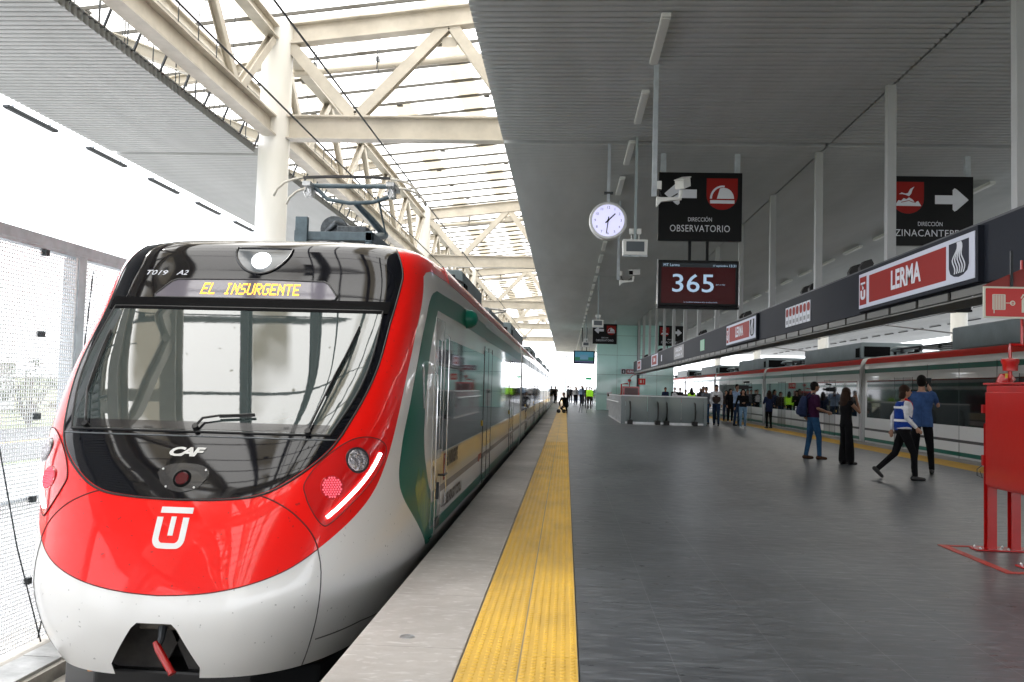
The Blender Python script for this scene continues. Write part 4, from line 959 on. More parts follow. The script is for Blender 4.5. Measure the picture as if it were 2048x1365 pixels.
mb = MB(); mb.tube([(XC + .55, 12.6, 2.95), (XC + .75, 13.1, 3.05), (XC + .95, 13.3, 3.08)], .03, 8)
mb.tube([(XC + .3, 9.6, 2.80), (XC + .9, 10.2, 2.86), (XC + 1.15, 12.8, 2.92)], .02, 6)
for k in range(4): mb.lathe((XC + .95, 12.7 + .16 * k, 2.82), [(.03, 0), (.07, .02), (.04, .05), (.07, .08), (.04, .12)], 'z', 10)
mb.build('roof_insulators', DARKST, train)

# ------------------------------------------------------------------ the train on the far track
XR = 11.2
train2 = thing('passenger_train', 'white train with green and red bands standing at the right platform edge behind the people', 'train')
for i, y0 in enumerate((1.0, 15.5, 30.0, 44.5, 59.0, 73.5)): rail_car(XR, y0, y0 + 14.5, train2, (-1,), BLKS)
# overhead wires
def wire(name, label, x, z, r, y0=YA, y1=112, parent=None):
    mb = MB(); mb.tube([(x, y0, z), (x, y1, z)], r, 6); o = mb.build(name, DARKST)
    return tag(o, label, 'overhead wire')
wire('contact_wire', 'taut dark wire resting on the pantograph of the left train', -2.70, 3.985, .009)
wire('messenger_wire', 'upper dark wire running above the contact wire of the left track', -2.60, 4.72, .012)
wire('contact_wire', 'taut wire above the roof of the right train', 11.2, 3.98, .012)
wire('messenger_wire', 'upper wire high above the roof of the right train', 11.2, 4.8, .012)
for (nm, x, sgn, xm) in (('left', -2.65, -1, -6.15), ('right', 11.2, 1, 16.3)):
    for k, y in enumerate((38.75, 58.75, 78.75)):
        mb = MB(); mb.tube([(xm, y - .4, 5.1), (x, y - .4, 4.74)], .03, 8); mb.tube([(xm, y - .4, 4.2), (x, y - .4, 4.70)], .03, 8); mb.tube([(x + sgn * .9, y - .4, 4.4), (x - sgn * .1, y - .4, 4.02)], .016, 6)
        o = mb.build('wire_bracket', mat('bracket_steel', (.13, .13, .13), .5, metal=.5)); tag(o, 'angled wire bracket on the %s of the %s track columns' % (ORD[k + 1], nm), 'bracket', 'overhead wire brackets')

# ------------------------------------------------------------------ mesh fence left of the track
FX = -5.2
fence = thing('mesh_fence', 'galvanised fence of white wire mesh panels left of the train', 'fence', (FX, 6, -1.25)); P = group_parts(fence, (FX, 6, -1.25))
WIREW = lifted_mesh_mat()
mb = MB(); mb.box(FX - .06, FX + .06, -20, 60, 2.69, 2.80); mb.box(FX - .05, FX + .07, -20, 60, 2.655, 2.69); P('top_rail', mb, GALV, bevel=.006)
yy = 9.07 - 2.6 * 11
while yy < 60:
    mb = MB(); mb.box(FX - .10, FX + .08, yy - .07, yy + .07, -1.3, 2.66); P('post', mb, GALV, bevel=.006); yy += 2.6
def mesh_panel(y0, y1, pitch, w):
    mb = MB(); y = y0 + pitch / 2; x = FX + .055
    while y < y1: mb.box(x - .0025, x + .0025, y - w / 2, y + w / 2, -1.18, 2.64); y += pitch
    z = -1.18 + pitch / 2
    while z < 2.64: mb.box(x + .003, x + .009, y0, y1, z - w / 2, z + w / 2); z += pitch
    for a in (y0, y1 - .02): mb.box(x - .004, x + .012, a, a + .02, -1.2, 2.66)
    o = P('mesh_panel', mb, WIREW)
    for z in (-.56, .22, 1.02, 1.82, 2.62):
        mb = MB(); mb.box(x - .02, x + .045, (y0 + y1) / 2 + .62 - .03, (y0 + y1) / 2 + .62 + .03, z - .03, z + .03); mb.build('clip', DARKST, o)
yy = 9.07 - 2.6 * 9 + .08; k = 0
while yy < 44:
    near = 3.8 < yy < 16
    mesh_panel(yy, yy + 2.44, .037 if near else .09, .0115 if near else .02); yy += 2.6
mb = MB(); mb.box(FX - .06, FX + .02, -20, 60, .20, .24); P('middle_rail', mb, GALV)
mb = MB(); mb.tube([(FX + .10, 7.75, .9), (FX + .10, 8.15, -.2), (FX + .10, 8.62, -1.2)], .007, 6); mb.tube([(FX + .11, 9.0, .35), (FX + .11, 8.55, -1.15)], .007, 6); mb.tube([(FX + .12, 9.2, 2.55), (FX + .12, 9.0, .9), (FX + .12, 8.9, -.3)], .007, 6)
P('brace_cable', mb, DARKST, smooth=True)

# ------------------------------------------------------------------ strip lights under the ceilings
LENS = mat('unlit_diffuser', (.62, .63, .62), .4)
def strip_light(x, y, z, L, label, group, dark=False, lit=0):
    r = thing('strip_light', label, 'strip light', (x, y, z), group=group)
    mb = MB(); mb.box(-.06, .06, 0, L, -.075, -.02); mb.build('housing', DARKST if dark else PIPE_W, r, bevel=.008)
    mb = MB(); mb.box(-.045, .045, .03, L - .03, -.09, -.077); mb.build('diffuser', mat('lit_diffuser', (1, .98, .95), .4, emit=lit) if lit else (DARKST if dark else LENS), r)
    mb = MB(); mb.box(-.015, .015, .2, .23, -.02, .05); mb.box(-.015, .015, L - .23, L - .2, -.02, .05); mb.build('bracket', GALV, r)
def light_row(x, z, y0, n, where, group, **k):
    ls = []
    for i in range(n):
        lab = ('%s strip light %s' % (ORD[i], where)) if i < 6 else 'far strip light past the sixth ' + where
        strip_light(x, y0 + 2.82 * i, z, 1.62, lab, group, **k)
light_row(1.13, 6.10, 10.8, 36, 'under the grey ceiling above the left edge', 'strip lights over the left edge')
light_row(8.95, 6.10, 10.8, 36, 'under the right part of the grey ceiling', 'strip lights over the right edge')
light_row(-10.32, 6.36, 15.4, 30, 'along the outer edge of the left soffit', 'strip lights outside the left soffit', dark=True)
light_row(24.4, 6.30, 40., 24, 'under the pale soffit beyond the right train', 'strip lights on the far right soffit', dark=True)
mb = MB(); mb.tube([(-10.5, 5, 6.08), (-10.5, 90, 6.08)], .006, 4); tag(mb.build('light_cable', DARKST), 'thin cable strung below the lights outside the left soffit', 'cable')

# ------------------------------------------------------------------ hanger posts and the charcoal signage band
py = [9.7 + 3.82 * i for i in range(14)]
for i, y in enumerate(py):
    r = thing('hanger_post', '%s white square post between the ceiling and the charcoal sign band' % ORD[i], 'post', (4.79, y, 3.35), group='posts carrying the sign band')
    mb = MB(); mb.box(-.065, .065, -.065, .065, 0, 2.80); mb.build('shaft', POSTGR, r, bevel=.006)
    mb = MB(); mb.box(-.11, .11, -.11, .11, .02, .05); mb.build('base_plate', POSTGR, r)
for i, (y, t) in enumerate(((14.9, 2), (17.9, 2), (24.3, 2), (31.8, 2), (38.5, 2), (46.0, 2), (54.0, 2))):
    r = thing('cable_clamp', ('%s pair of black loudspeaker horns' % ORD[i]) + ' on top of the charcoal sign band', 'loudspeaker', (4.75, y, 3.41), group='loudspeakers on top of the sign band')
    for q in (-.28, .28):
        mb = MB(); mb.prism([(-.05, .02), (.07, .02), (.16, .16), (.12, .24), (.0, .20), (-.06, .10)], q - .07, q + .07, 'xz'); mb.build('horn', RUBBER, r, bevel=.01)
    mb = MB(); mb.box(-.06, .06, -.36, .36, 0, .025); mb.build('bracket', DARKST, r)
bx = 4.60
band = thing('sign_band', 'long charcoal hanging band with red station name panels above the platform', 'sign band', (4.79, 9, 2.7))
P = group_parts(band, (4.79, 9, 2.7))
cut_y = [-6, 2.0, 9.0, 14.2, 21.5, 25.7, 38.6, 45.0, 52.0, 61.2]
mb = MB()
for a, b in zip(cut_y[:-1], cut_y[1:]): mb.box(bx, 4.98, a + .004, b - .004, 2.72, 3.395)
P('casing', mb, BAND, bevel=.006)
mb = MB(); mb.box(bx + .03, 4.95, -6, 61.1, 3.395, 3.43); P('top_cap', mb, mat('band_cap', (.05, .052, .06), .5))
mb = MB()
yy = -5.9
while yy < 61: 
    mb.box(bx + .02, bx + .05, yy, yy + .9, 2.62, 2.715); mb.box(4.88, 4.91, yy, yy + .9, 2.62, 2.715); mb.bar((bx + .04, yy + .05, 2.66), (4.9, yy + .5, 2.66), .03); yy += 1.0
P('tray', mb, mat('tray_steel', (.11, .11, .10), .5, metal=.3))
mb = MB(); mb.box(bx + .0, 5.02, -6, 61, 2.58, 2.60); P('tray_floor', mb, MATS['tray_steel'])
XD, ZD = (0, -1, 0), (0, 0, 1)
def lerma(yn, yf, wave=True, big=True):
    w = yf - yn; c = (yn + yf) / 2
    mb = MB(); mb.box(bx - .07, bx + .01, yn, yf, 2.735, 3.37); pn = P('station_name_panel', mb, BAND, bevel=.006)
    o = (bx - .071, c, 3.05)
    wht = plate(pn, 'white_panel', mat('sign_pale', (.55, .58, .68), .5, spec=.15), o, XD, ZD, rect(-w * .485, w * .485, -.265, .265), -.002, .006)
    plate(pn, 'red_panel', mat('name_red', (.26, .010, .007), .5, spec=.12), o, XD, ZD, rect(-w * .37, w * .30, -.205, .205), .0065, .009)
    lettering('LERMA', .36, SIGNWH, pn, (o[0], c + w * .02, 3.05), XD, ZD, lift=.0105, width=w * .26, bold=.012)
    plate(pn, 'emblem_panel', MATS['name_red'], o, XD, ZD, rect(-w * .475, -w * .40, -.215, .215), .0065, .009)
    eo = (o[0], c + w * .4375, 3.05)
    lettering('T', .13, SIGNWH, pn, (eo[0], eo[1], 3.12), XD, ZD, lift=.0105, width=w * .05, bold=.01); lettering('U', .17, SIGNWH, pn, (eo[0], eo[1], 2.98), XD, ZD, lift=.0105, width=w * .055, bold=.015)
    wo = (o[0], c - w * .385, 3.05)
    plate(pn, 'wave_emblem', mat('emblem_navy', (.012, .014, .028), .5, spec=.12), wo, XD, ZD, [(-w * .065, .21), (w * .065, .21), (w * .065, -.08), (w * .055, -.15), (w * .03, -.19), (0, -.205), (-w * .03, -.19), (-w * .055, -.15), (-w * .065, -.08)], .0065, .009)
    for q in range(5):
        x0 = (-.032 + .016 * q) * w; pts = [(x0 * (0.25 + .75 * min(1, i / 6)) + .009 * w * math.sin(i * .8 + q * .2), .205 - .40 * i / 12) for i in range(12)]
        poly = [(a - .0035 * w, b) for a, b in pts] + [(a + .0035 * w, b) for a, b in reversed(pts)]
        plate(pn, 'wave', SIGNWH, wo, XD, ZD, poly, .0095, .0115)
lerma(10.10, 14.15); lerma(21.6, 25.6)
def plain_panel(nm, yn, yf, z0, z1, m):
    mb = MB(); mb.box(bx - .012, bx + .01, yn, yf, z0, z1); return P(nm, mb, m)
pn = plain_panel('exit_number_panel', 17.1, 19.0, 2.84, 3.24, SIGNWH)
for i in range(7):
    yc = 17.1 + 1.9 * (i + .5) / 7
    plate(pn, 'line_icon', MATS['name_red'], (bx - .0121, yc, 3.12), XD, ZD, rrect(-.095, .095, -.075, .09, .06), 0, .002)
    plate(pn, 'line_icon', mat('icon_grey', (.22, .23, .25), .5), (bx - .0121, yc, 2.94), XD, ZD, rect(-.07, .07, -.05, .03), 0, .002)
    plate(pn, 'divider', BAND, (bx - .0121, 17.1 + 1.9 * i / 7, 3.04), XD, ZD, rect(-.006, .006, -.2, .2), 0, .002)
plain_panel('green_exit_sign', 30.0, 30.9, 2.85, 3.22, mat('exit_green', (.01, .25, .09), .4))
pn = plain_panel('notice_panel', 35.2, 38.4, 2.80, 3.32, mat('notice_dark', (.035, .025, .03), .4))
for q, (a, t) in enumerate((('SALIDA', .22), ('LINEA 1', .14))): lettering(a, t, SIGNWH, pn, (bx - .0125, 36.8, 3.17 - .22 * q), XD, ZD, lift=.001, width=2.0)
plain_panel('pale_tag', 43.2, 43.5, 2.9, 3.2, SIGNWH)
for (a, b) in ((45.1, 48.4), (55.0, 58.0)):
    pn = plain_panel('station_name_panel', a, b, 2.76, 3.36, MATS['sign_pale'])
    plate(pn, 'red_panel', MATS['name_red'], (bx - .0121, (a + b) / 2, 3.06), XD, ZD, rect(-(b - a) * .38, (b - a) * .33, -.23, .23), 0, .003)
    lettering('LERMA', .26, SIGNWH, pn, (bx - .0155, (a + b) / 2, 3.06), XD, ZD, lift=.001, width=(b - a) * .3, bold=.012)
# ------------------------------------------------------------------ direction signs, screens, clock, cameras, loudspeakers
def arrow(parent, o, s, flip):
    f = -1 if flip else 1
    pts = [(-.31, -.085), (.02, -.085), (.02, -.19)] + [(.055, -.225), (.095, -.205)] + [(.31, -.01), (.315, 0), (.31, .01), (.095, .205), (.055, .225), (.02, .19), (.02, .085), (-.31, .085)]
    plate(parent, 'arrow', SIGNWH, o, (1, 0, 0), (0, 0, 1), [(f * x * s, z * s) for x, z in pts], .0005, .004)
def shield(parent, o, s):
    pts = [(-.3, .32), (.3, .32)] + [(.3 * math.cos(a), -.02 - .28 * math.sin(a)) for a in np.linspace(0, math.pi, 14)]
    plate(parent, 'red_shield', SIGNRED, o, (1, 0, 0), (0, 0, 1), [(x * s, z * s) for x, z in pts], .0005, .003)
def dir_sign(x, y, z, word, kind, label, hangtop=6.12, group='hanging direction signs', screen=True, sublabel=None, w=1.62, h=1.35):
    r = thing('direction_sign', label, 'sign', (x, y, z), group=group)
    mb = MB(); mb.box(-w / 2, w / 2, -.06, .06, -h / 2, h / 2); b = mb.build('board', SIGNBLK, r, bevel=.008)
    for q in (-.72, .72): mb = MB(); mb.box(q - .05, q + .05, -.04, .04, h / 2, hangtop - z); mb.build('hanger', GALV, r)
    o = (0, -.0605, 0)
    if kind == 'dome':
        arrow(b, (-.38, -.0605, .25), 1.0, True); shield(b, (.42, -.0605, .24), 1.0); c = (.42, -.064, .22)
        pts = [(.20 * math.cos(a) + .03, -.06 + .215 * math.sin(a)) for a in np.linspace(0, math.pi * .62, 12)] + [(-.10, -.06)]
        plate(b, 'dome_emblem', SIGNWH, c, (1, 0, 0), (0, 0, 1), pts, 0, .003)
        o1 = [(.245 * math.cos(a) + .01, -.06 + .26 * math.sin(a)) for a in np.linspace(math.pi * .45, math.pi, 10)]; o2 = [(.205 * math.cos(a) + .01, -.06 + .225 * math.sin(a)) for a in np.linspace(math.pi, math.pi * .45, 10)]
        plate(b, 'dome_emblem', SIGNWH, c, (1, 0, 0), (0, 0, 1), o1 + o2, 0, .003)
        plate(b, 'dome_emblem', SIGNWH, c, (1, 0, 0), (0, 0, 1), rect(-.23, .24, -.155, -.09), 0, .003)
    else:
        arrow(b, (.40, -.0605, .22), 1.0, False); shield(b, (-.42, -.0605, .24), 1.0); c = (-.42, -.064, .22)
        plate(b, 'bird_emblem', SIGNWH, c, (1, 0, 0), (0, 0, 1), [(-.17, .10), (-.12, .13), (-.05, .11), (.0, .12), (.04, .20), (.12, .25), (.08, .18), (.06, .11), (.02, .06), (-.04, .085), (-.10, .10)], 0, .003)
        plate(b, 'mountain_emblem', SIGNWH, c, (1, 0, 0), (0, 0, 1), [(-.25, -.13), (.25, -.13), (.19, -.03), (.13, -.06), (.08, .0), (.02, .035), (-.03, .0), (-.08, .02), (-.13, -.03), (-.18, -.02)], 0, .003)
        plate(b, 'mountain_ridge', SIGNRED, (c[0], c[1] - .003, c[2]), (1, 0, 0), (0, 0, 1), [(-.13, -.055), (-.05, -.035), (.02, -.02), (.08, -.045), (.15, -.055), (.15, -.068), (.08, -.058), (.02, -.033), (-.05, -.048), (-.13, -.068)], .0005, .0015)
    lettering('DIRECCIÓN', .115, SIGNWH, b, (0, -.0605, -.26), (1, 0, 0), (0, 0, 1), lift=.003, spacing=1.02, width=.46)
    lettering(word, .19, SIGNWH, b, (0, -.0605, -.44), (1, 0, 0), (0, 0, 1), lift=.003, spacing=1.08, width=1.16 if kind == 'dome' else 1.32)
    return r
dir_sign(2.545, 17.5, 5.06, 'OBSERVATORIO', 'dome', 'nearer black sign with left arrow reading DIRECCIÓN OBSERVATORIO')
dir_sign(6.93, 17.5, 5.04, 'ZINACANTEPEC', 'bird', 'nearer black sign with right arrow reading DIRECCIÓN ZINACANTEPEC')
dir_sign(2.55, 60., 5.20, 'OBSERVATORIO', 'dome', 'far small left-arrow sign in front of the glass tower')
dir_sign(6.95, 60., 5.17, 'ZINACANTEPEC', 'bird', 'far right-arrow sign behind the white posts by the tower')
def screen(x, y, z, w, h, label, top, kind):
    r = thing('info_screen', label, 'screen', (x, y, z), group='hanging information screens')
    mb = MB(); mb.box(-w / 2, w / 2, -.06, .08, -h / 2, h / 2); b = mb.build('housing', SIGNBLK, r, bevel=.01)
    mb = MB()
    for q in (-w / 2 - .012, w / 2 + .012): mb.box(q - .012, q + .012, -.065, .06, -h / 2 + .03, h / 2 + .01)
    mb.build('side_trim', CHROME, r)
    mb = MB(); mb.box(-w / 2 - .01, w / 2 + .01, -.09, .09, -h / 2 - .05, -h / 2 - .004); mb.build('bottom_shelf', SIGNBLK, r, bevel=.006)
    for q in (-.17, .17): mb = MB(); mb.box(q - .028, q + .028, -.03, .03, h / 2, top); mb.build('drop_rod', SIGNBLK, r)
    f = (0, -.061, 0)
    if kind == '365':
        plate(b, 'display', mat('screen_maroon', (.03, .0015, .002), .25, emit=.10, spec=.2), f, (1, 0, 0), (0, 0, 1), rect(-w * .46, w * .46, -h * .44, h * .43), 0, .003)
        plate(b, 'title_bar', mat('screen_navy', (.01, .018, .028), .25), f, (1, 0, 0), (0, 0, 1), rect(-w * .46, w * .46, h * .345, h * .44), .0035, .0055)
        SB = mat('screen_pale_blue', (.30, .42, .56), .3, emit=.16)
        lettering('365', .50, SB, b, (-.10, -.0645, -.02), (1, 0, 0), (0, 0, 1), lift=.002, width=.80, bold=.002)
        lettering('MT Lerma', .075, SB, b, (-.52, -.067, h * .39), (1, 0, 0), (0, 0, 1), lift=.002); lettering('17 septiembre', .05, SB, b, (.42, -.067, h * .385), (1, 0, 0), (0, 0, 1), lift=.002); lettering('13:31', .07, SB, b, (.66, -.067, h * .385), (1, 0, 0), (0, 0, 1), lift=.002)
        lettering('para su viaje', .035, SB, b, (.43, -.0645, -.02), (1, 0, 0), (0, 0, 1), lift=.002); lettering('Le recordamos mantenerse detras de la linea amarilla', .03, SB, b, (.05, -.0645, -.37), (1, 0, 0), (0, 0, 1), lift=.002)
    else:
        plate(b, 'display', mat('screen_teal', (.04, .16, .24), .3, emit=.12), f, (1, 0, 0), (0, 0, 1), rect(-w * .44, w * .44, -h * .30, h * .42), 0, .003)
        plate(b, 'green_field', mat('screen_green', (.01, .10, .05), .3, emit=.12), f, (1, 0, 0), (0, 0, 1), rect(-w * .44, w * .44, -h * .28, -h * .02), .0035, .005)
        plate(b, 'station_picture', mat('screen_bluegrey', (.07, .15, .22), .3, emit=.15), f, (1, 0, 0), (0, 0, 1), [(-.30, -.2), (-.30, .12), (-.36, .16), (.36, .16), (.30, .12), (.30, -.2)], .0055, .007)
        plate(b, 'caption_bar', mat('screen_lilac', (.05, .05, .12), .3, emit=.12), f, (1, 0, 0), (0, 0, 1), rect(-w * .44, w * .44, -h * .44, -h * .33), 0, .003)
screen(2.53, 17.5, 3.55, 1.55, .90, 'large screen showing 365 hung under the nearer left-arrow sign', .84, '365')
screen(7.00, 17.5, 3.56, 1.40, .82, 'dark screen hung under the nearer right-arrow sign, behind the band', .84, '365')
screen(1.32, 66., 3.84, 1.55, .92, 'small far screen with a blue and green picture over the platform', 2.2, 'pic')
screen(6.9, 60., 3.64, 1.5, .9, 'far dark screen behind the far end of the sign band', .9, '365')
# clock
r = thing('platform_clock', 'round white illuminated clock hanging on a grey pole', 'clock', (.73, 16.85, 4.63))
mb = MB(); mb.lathe((0, 0, 0), [(.30, -.085), (.345, -.08), (.36, -.05), (.36, .05), (.345, .08), (.30, .085)], 'y', 48); mb.build('rim', mat('clock_rim', (.60, .61, .64), .3, coat=.3), r, smooth='auto')
mb = MB(); mb.lathe((0, 0, 0), [(.304, -.087), (.304, -.080)], 'y', 48); fc = mb.build('face', mat('clock_face', (.70, .70, 1.0), .5, emit=.14), r)
NUM = mat('clock_numeral', (.03, .03, .06), .6)
for h_ in range(1, 13):
    a = rad(30 * h_); lettering(str(h_), .068, NUM, fc, (.245 * math.sin(a), -.0872, .245 * math.cos(a)), (1, 0, 0), (0, 0, 1), lift=.001, name='numeral')
def hand(nm, ang, L, w, back, d):
    a = rad(ang); dx, dz = math.sin(a), math.cos(a); nx, nz = dz, -dx
    pts = [(-dx * back + nx * w, -dz * back + nz * w), (dx * L + nx * w * .8, dz * L + nz * w * .8), (dx * L - nx * w * .8, dz * L - nz * w * .8), (-dx * back - nx * w, -dz * back - nz * w)]
    plate(r, nm, MATTEBLK, (0, -.087, 0), (1, 0, 0), (0, 0, 1), pts, d, d + .003)
hand('hour_hand', 45.5, .185, .0125, .07, .005); hand('minute_hand', 187, .255, .0095, .07, .009)
hub = MB(); hub.lathe((0, -.095, 0), [(.02, -.006), (.02, .006)], 'y', 12); hub.build('hub', MATTEBLK, r)
mb = MB(); mb.box(-.028, .028, -.028, .028, .35, 1.49); mb.build('pole', GALV, r); mb = MB(); mb.box(-.085, .085, -.04, .04, .52, .56); mb.build('bracket', DARKST, r)
# CCTV cameras
def cctv(x, y, ptop, zc, dirx, label, turn):
    r = thing('security_camera', label, 'security camera', (x, y, zc), group='security cameras on ceiling poles')
    mb = MB(); mb.box(-.033, .033, -.033, .033, -.12, ptop - zc); mb.build('pole', GALV, r)
    mb = MB(); mb.box(.034, .10, -.05, .03, -.02, .10); mb.build('junction_box', PIPE_W, r, bevel=.005)
    mb = MB(); mb.prism([(.03, -.12), (.03, -.27), (.10, -.19), (.36, -.16), (.36, -.12), (.10, -.13)], -.03, .03, 'xz'); mb.tube([(.36, 0, -.16), (.37, 0, -.10), (.38, 0, -.02)], .025, 8); mb.build('arm', PIPE_W, r, bevel=.005)
    b = MB(); b.box(-.065, .065, -.20, .18, -.045, .075); b.box(-.072, .072, -.24, .20, .075, .092)
    body = b.build('housing', PIPE_W, r, bevel=.008); body.location = (.40, 0, .06); body.rotation_euler = (rad(turn[0]), 0, rad(turn[1]))
    l = MB(); l.box(-.052, .052, -.212, -.2, -.032, .062); l.build('window', MATTEBLK, body)
    mb = MB(); mb.tube([(.07, 0, -.02), (.10, .0, -.11), (.20, .0, -.15), (.33, 0, -.07)], .010, 6); mb.build('cable', RUBBER, r, smooth=True)
cctv(1.19, 12.6, 6.12, 4.30, 1, 'nearer white security camera in front of the left-arrow sign', (-18, 158))
cctv(1.235, 22.0, 6.12, 4.27, 1, 'white security camera on a pole below the clock', (8, -30))
def pa_box(x, y, z, label):
    r = thing('hanging_loudspeaker', label, 'loudspeaker', (x, y, z), group='grey box loudspeakers on ceiling poles')
    mb = MB(); mb.box(-.022, .022, -.022, .022, .17, 6.12 - z); mb.build('pole', mat('pole_bluegrey', (.30, .36, .38), .45), r)
    mb = MB(); mb.prism([(-.22, -.14), (.22, -.14), (.23, .15), (-.23, .15)], -.10, .12); mb.build('cabinet', PIPE_W, r, bevel=.012)
    mb = MB(); mb.box(-.165, .165, -.106, -.1, -.075, .11); mb.build('grille', mat('grille_bluegrey', (.07, .085, .10), .5), r)
    for q in (-.07, .07): mb = MB(); mb.box(q - .04, q + .04, -.03, .03, .26, .36); mb.tube([(q, 0, .26), (q, 0, .15)], .012, 6); mb.build('junction_box', PIPE_W, r)
    mb = MB(); mb.box(-.225, .225, -.12, -.10, -.175, -.145); mb.box(-.10, -.07, -.12, .0, -.175, -.14); mb.box(.07, .10, -.12, .0, -.175, -.14); mb.build('yoke', GALV, r)
for (x, y, z, l) in ((1.215, 16.4, 4.05, 'nearest grey box loudspeaker hanging right of the clock'), (1.26, 36.5, 4.14, 'grey box loudspeaker in front of the far left-arrow sign'), (1.19, 55., 4.22, 'small far loudspeaker above the far picture screen'), (1.2, 75., 4.1, 'tiny loudspeaker hanging beyond the far picture screen')): pa_box(x, y, z, l)

# ------------------------------------------------------------------ lift tower, balustrade, escalators
tw = thing('lift_tower', 'pale green glass-clad lift tower reaching the ceiling', 'lift tower', (4.9, 64, 0)); P = group_parts(tw, (4.9, 64, 0))
def clad(x0, x1, y0, y1):
    zs = [0, 1.15, 2.55, 3.95, 5.35, 6.12]; n = 2
    for a, b in zip(zs[:-1], zs[1:]):
        for k in range(n):
            mb = MB(); u0, u1 = x0 + (x1 - x0) * k / n, x0 + (x1 - x0) * (k + 1) / n; mb.box(u0 + .006, u1 - .006, y0 - .03, y0, a + .008, b - .008); P('glass_panel', mb, TEAL)
        mb = MB(); mb.box(x0 - .03, x0, y0, y1, a + .008, b - .008); P('glass_panel', mb, TEAL)
    mb = MB(); mb.box(x0, x1, y0, y1, 0, 6.12); P('core', mb, TEALD)
clad(2.22, 5.05, 64, 70); clad(5.25, 7.62, 63.6, 70)
mb = MB(); mb.box(5.06, 5.2, 63.85, 64.0, 0, 6.12); P('dark_column', mb, DARKST)
mb = MB(); mb.box(2.95, 3.3, 63.90, 63.965, .05, 1.3); o = P('call_post', mb, ALU); mb = MB(); mb.box(3.0, 3.2, 63.88, 63.9, 1.0, 1.2); P('call_panel', mb, MATTEBLK)
r = thing('lift_sign', 'white framed red ELEVADOR sign with a curved arrow on the glass tower', 'sign', (4.68, 62.2, 2.76)); sc = 1.70
mb = MB(); mb.box(-.86, .86, -.03, .03, -.19, .19); b = mb.build('board', SIGNWH, r)
plate(b, 'red_field', SIGNRED, (0, -.031, 0), (1, 0, 0), (0, 0, 1), rect(-.50, .52, -.155, .155), 0, .003); plate(b, 'lift_icon', MATTEBLK, (0, -.031, 0), (1, 0, 0), (0, 0, 1), rect(-.82, -.55, -.155, .155), 0, .003)
lettering('ELEVADOR', .19, SIGNWH, b, (.01, -.0345, 0), (1, 0, 0), (0, 0, 1), lift=.002, bold=.012, width=.9); plate(b, 'lift_figure', SIGNWH, (-.685, -.0345, 0), (1, 0, 0), (0, 0, 1), rect(-.05, .05, -.1, .08), 0, .002)
ar = [(.70 + .10 * math.cos(a), .0 + .10 * math.sin(a)) for a in np.linspace(math.pi * .45, -math.pi * .5, 8)]; ar2 = [(.70 + .05 * math.cos(a), .0 + .05 * math.sin(a)) for a in np.linspace(-math.pi * .5, math.pi * .45, 8)]
plate(b, 'curved_arrow', MATTEBLK, (0, -.031, 0), (1, 0, 0), (0, 0, 1), ar + ar2, 0, .003); plate(b, 'arrow_tip', MATTEBLK, (0, -.031, 0), (1, 0, 0), (0, 0, 1), [(.72, .145), (.60, .07), (.72, 0)], 0, .003)
mb = MB(); mb.box(-.6, -.56, 0, 1.7, -.02, .02); mb.box(.56, .6, 0, 1.7, -.02, .02); mb.build('arm', DARKST, r)
BAL = mat('balustrade_glass', (.22, .27, .28), .10, coat=.4, alpha=.72)
bl = thing('glass_balustrade', 'grey glass balustrade with steel edge round the escalator well', 'balustrade', (4.3, 38.8, 0)); P = group_parts(bl, (4.3, 38.8, 0))
for a, b in ((2.60, 3.55), (3.55, 5.0), (5.0, 5.95)):
    mb = MB(); mb.box(a + .008, b - .008, 38.84, 38.865, .10, 1.20); P('glass_panel', mb, BAL)
mb = MB(); mb.box(2.42, 6.10, 38.80, 38.90, 1.20, 1.25); mb.box(2.42, 6.10, 38.82, 38.88, .02, .10); P('rail', mb, ALU, bevel=.005)
mb = MB(); mb.box(2.42, 2.60, 38.80, 38.90, 0, 1.2); mb.box(5.95, 6.10, 38.80, 38.90, 0, 1.2); P('end_post', mb, mat('post_glass_grey', (.16, .20, .21), .2))
mb = MB(); mb.box(2.42, 2.48, 38.9, 50, 1.18, 1.24); mb.box(2.42, 2.48, 38.9, 50, 0.0, .06); P('side_rail', mb, ALU)
mb = MB(); mb.tube([(2.34, 39.4, .92), (2.34, 50, .92)], .03, 8); P('handrail', mb, ALU, smooth='auto')
for k in range(30):
    y = 39.1 + k * .38; mb = MB(); mb.box(2.435, 2.465, y - .012, y + .012, .06, 1.18); P('baluster', mb, ALU)
for k in range(5):
    y = 41 + 2 * k; mb = MB(); mb.box(6.04, 6.07, y - .95, y + .95, .1, 1.2); P('glass_panel', mb, BAL)
mb = MB(); mb.box(6.02, 6.09, 38.9, 50, 1.2, 1.25); P('side_rail', mb, ALU)
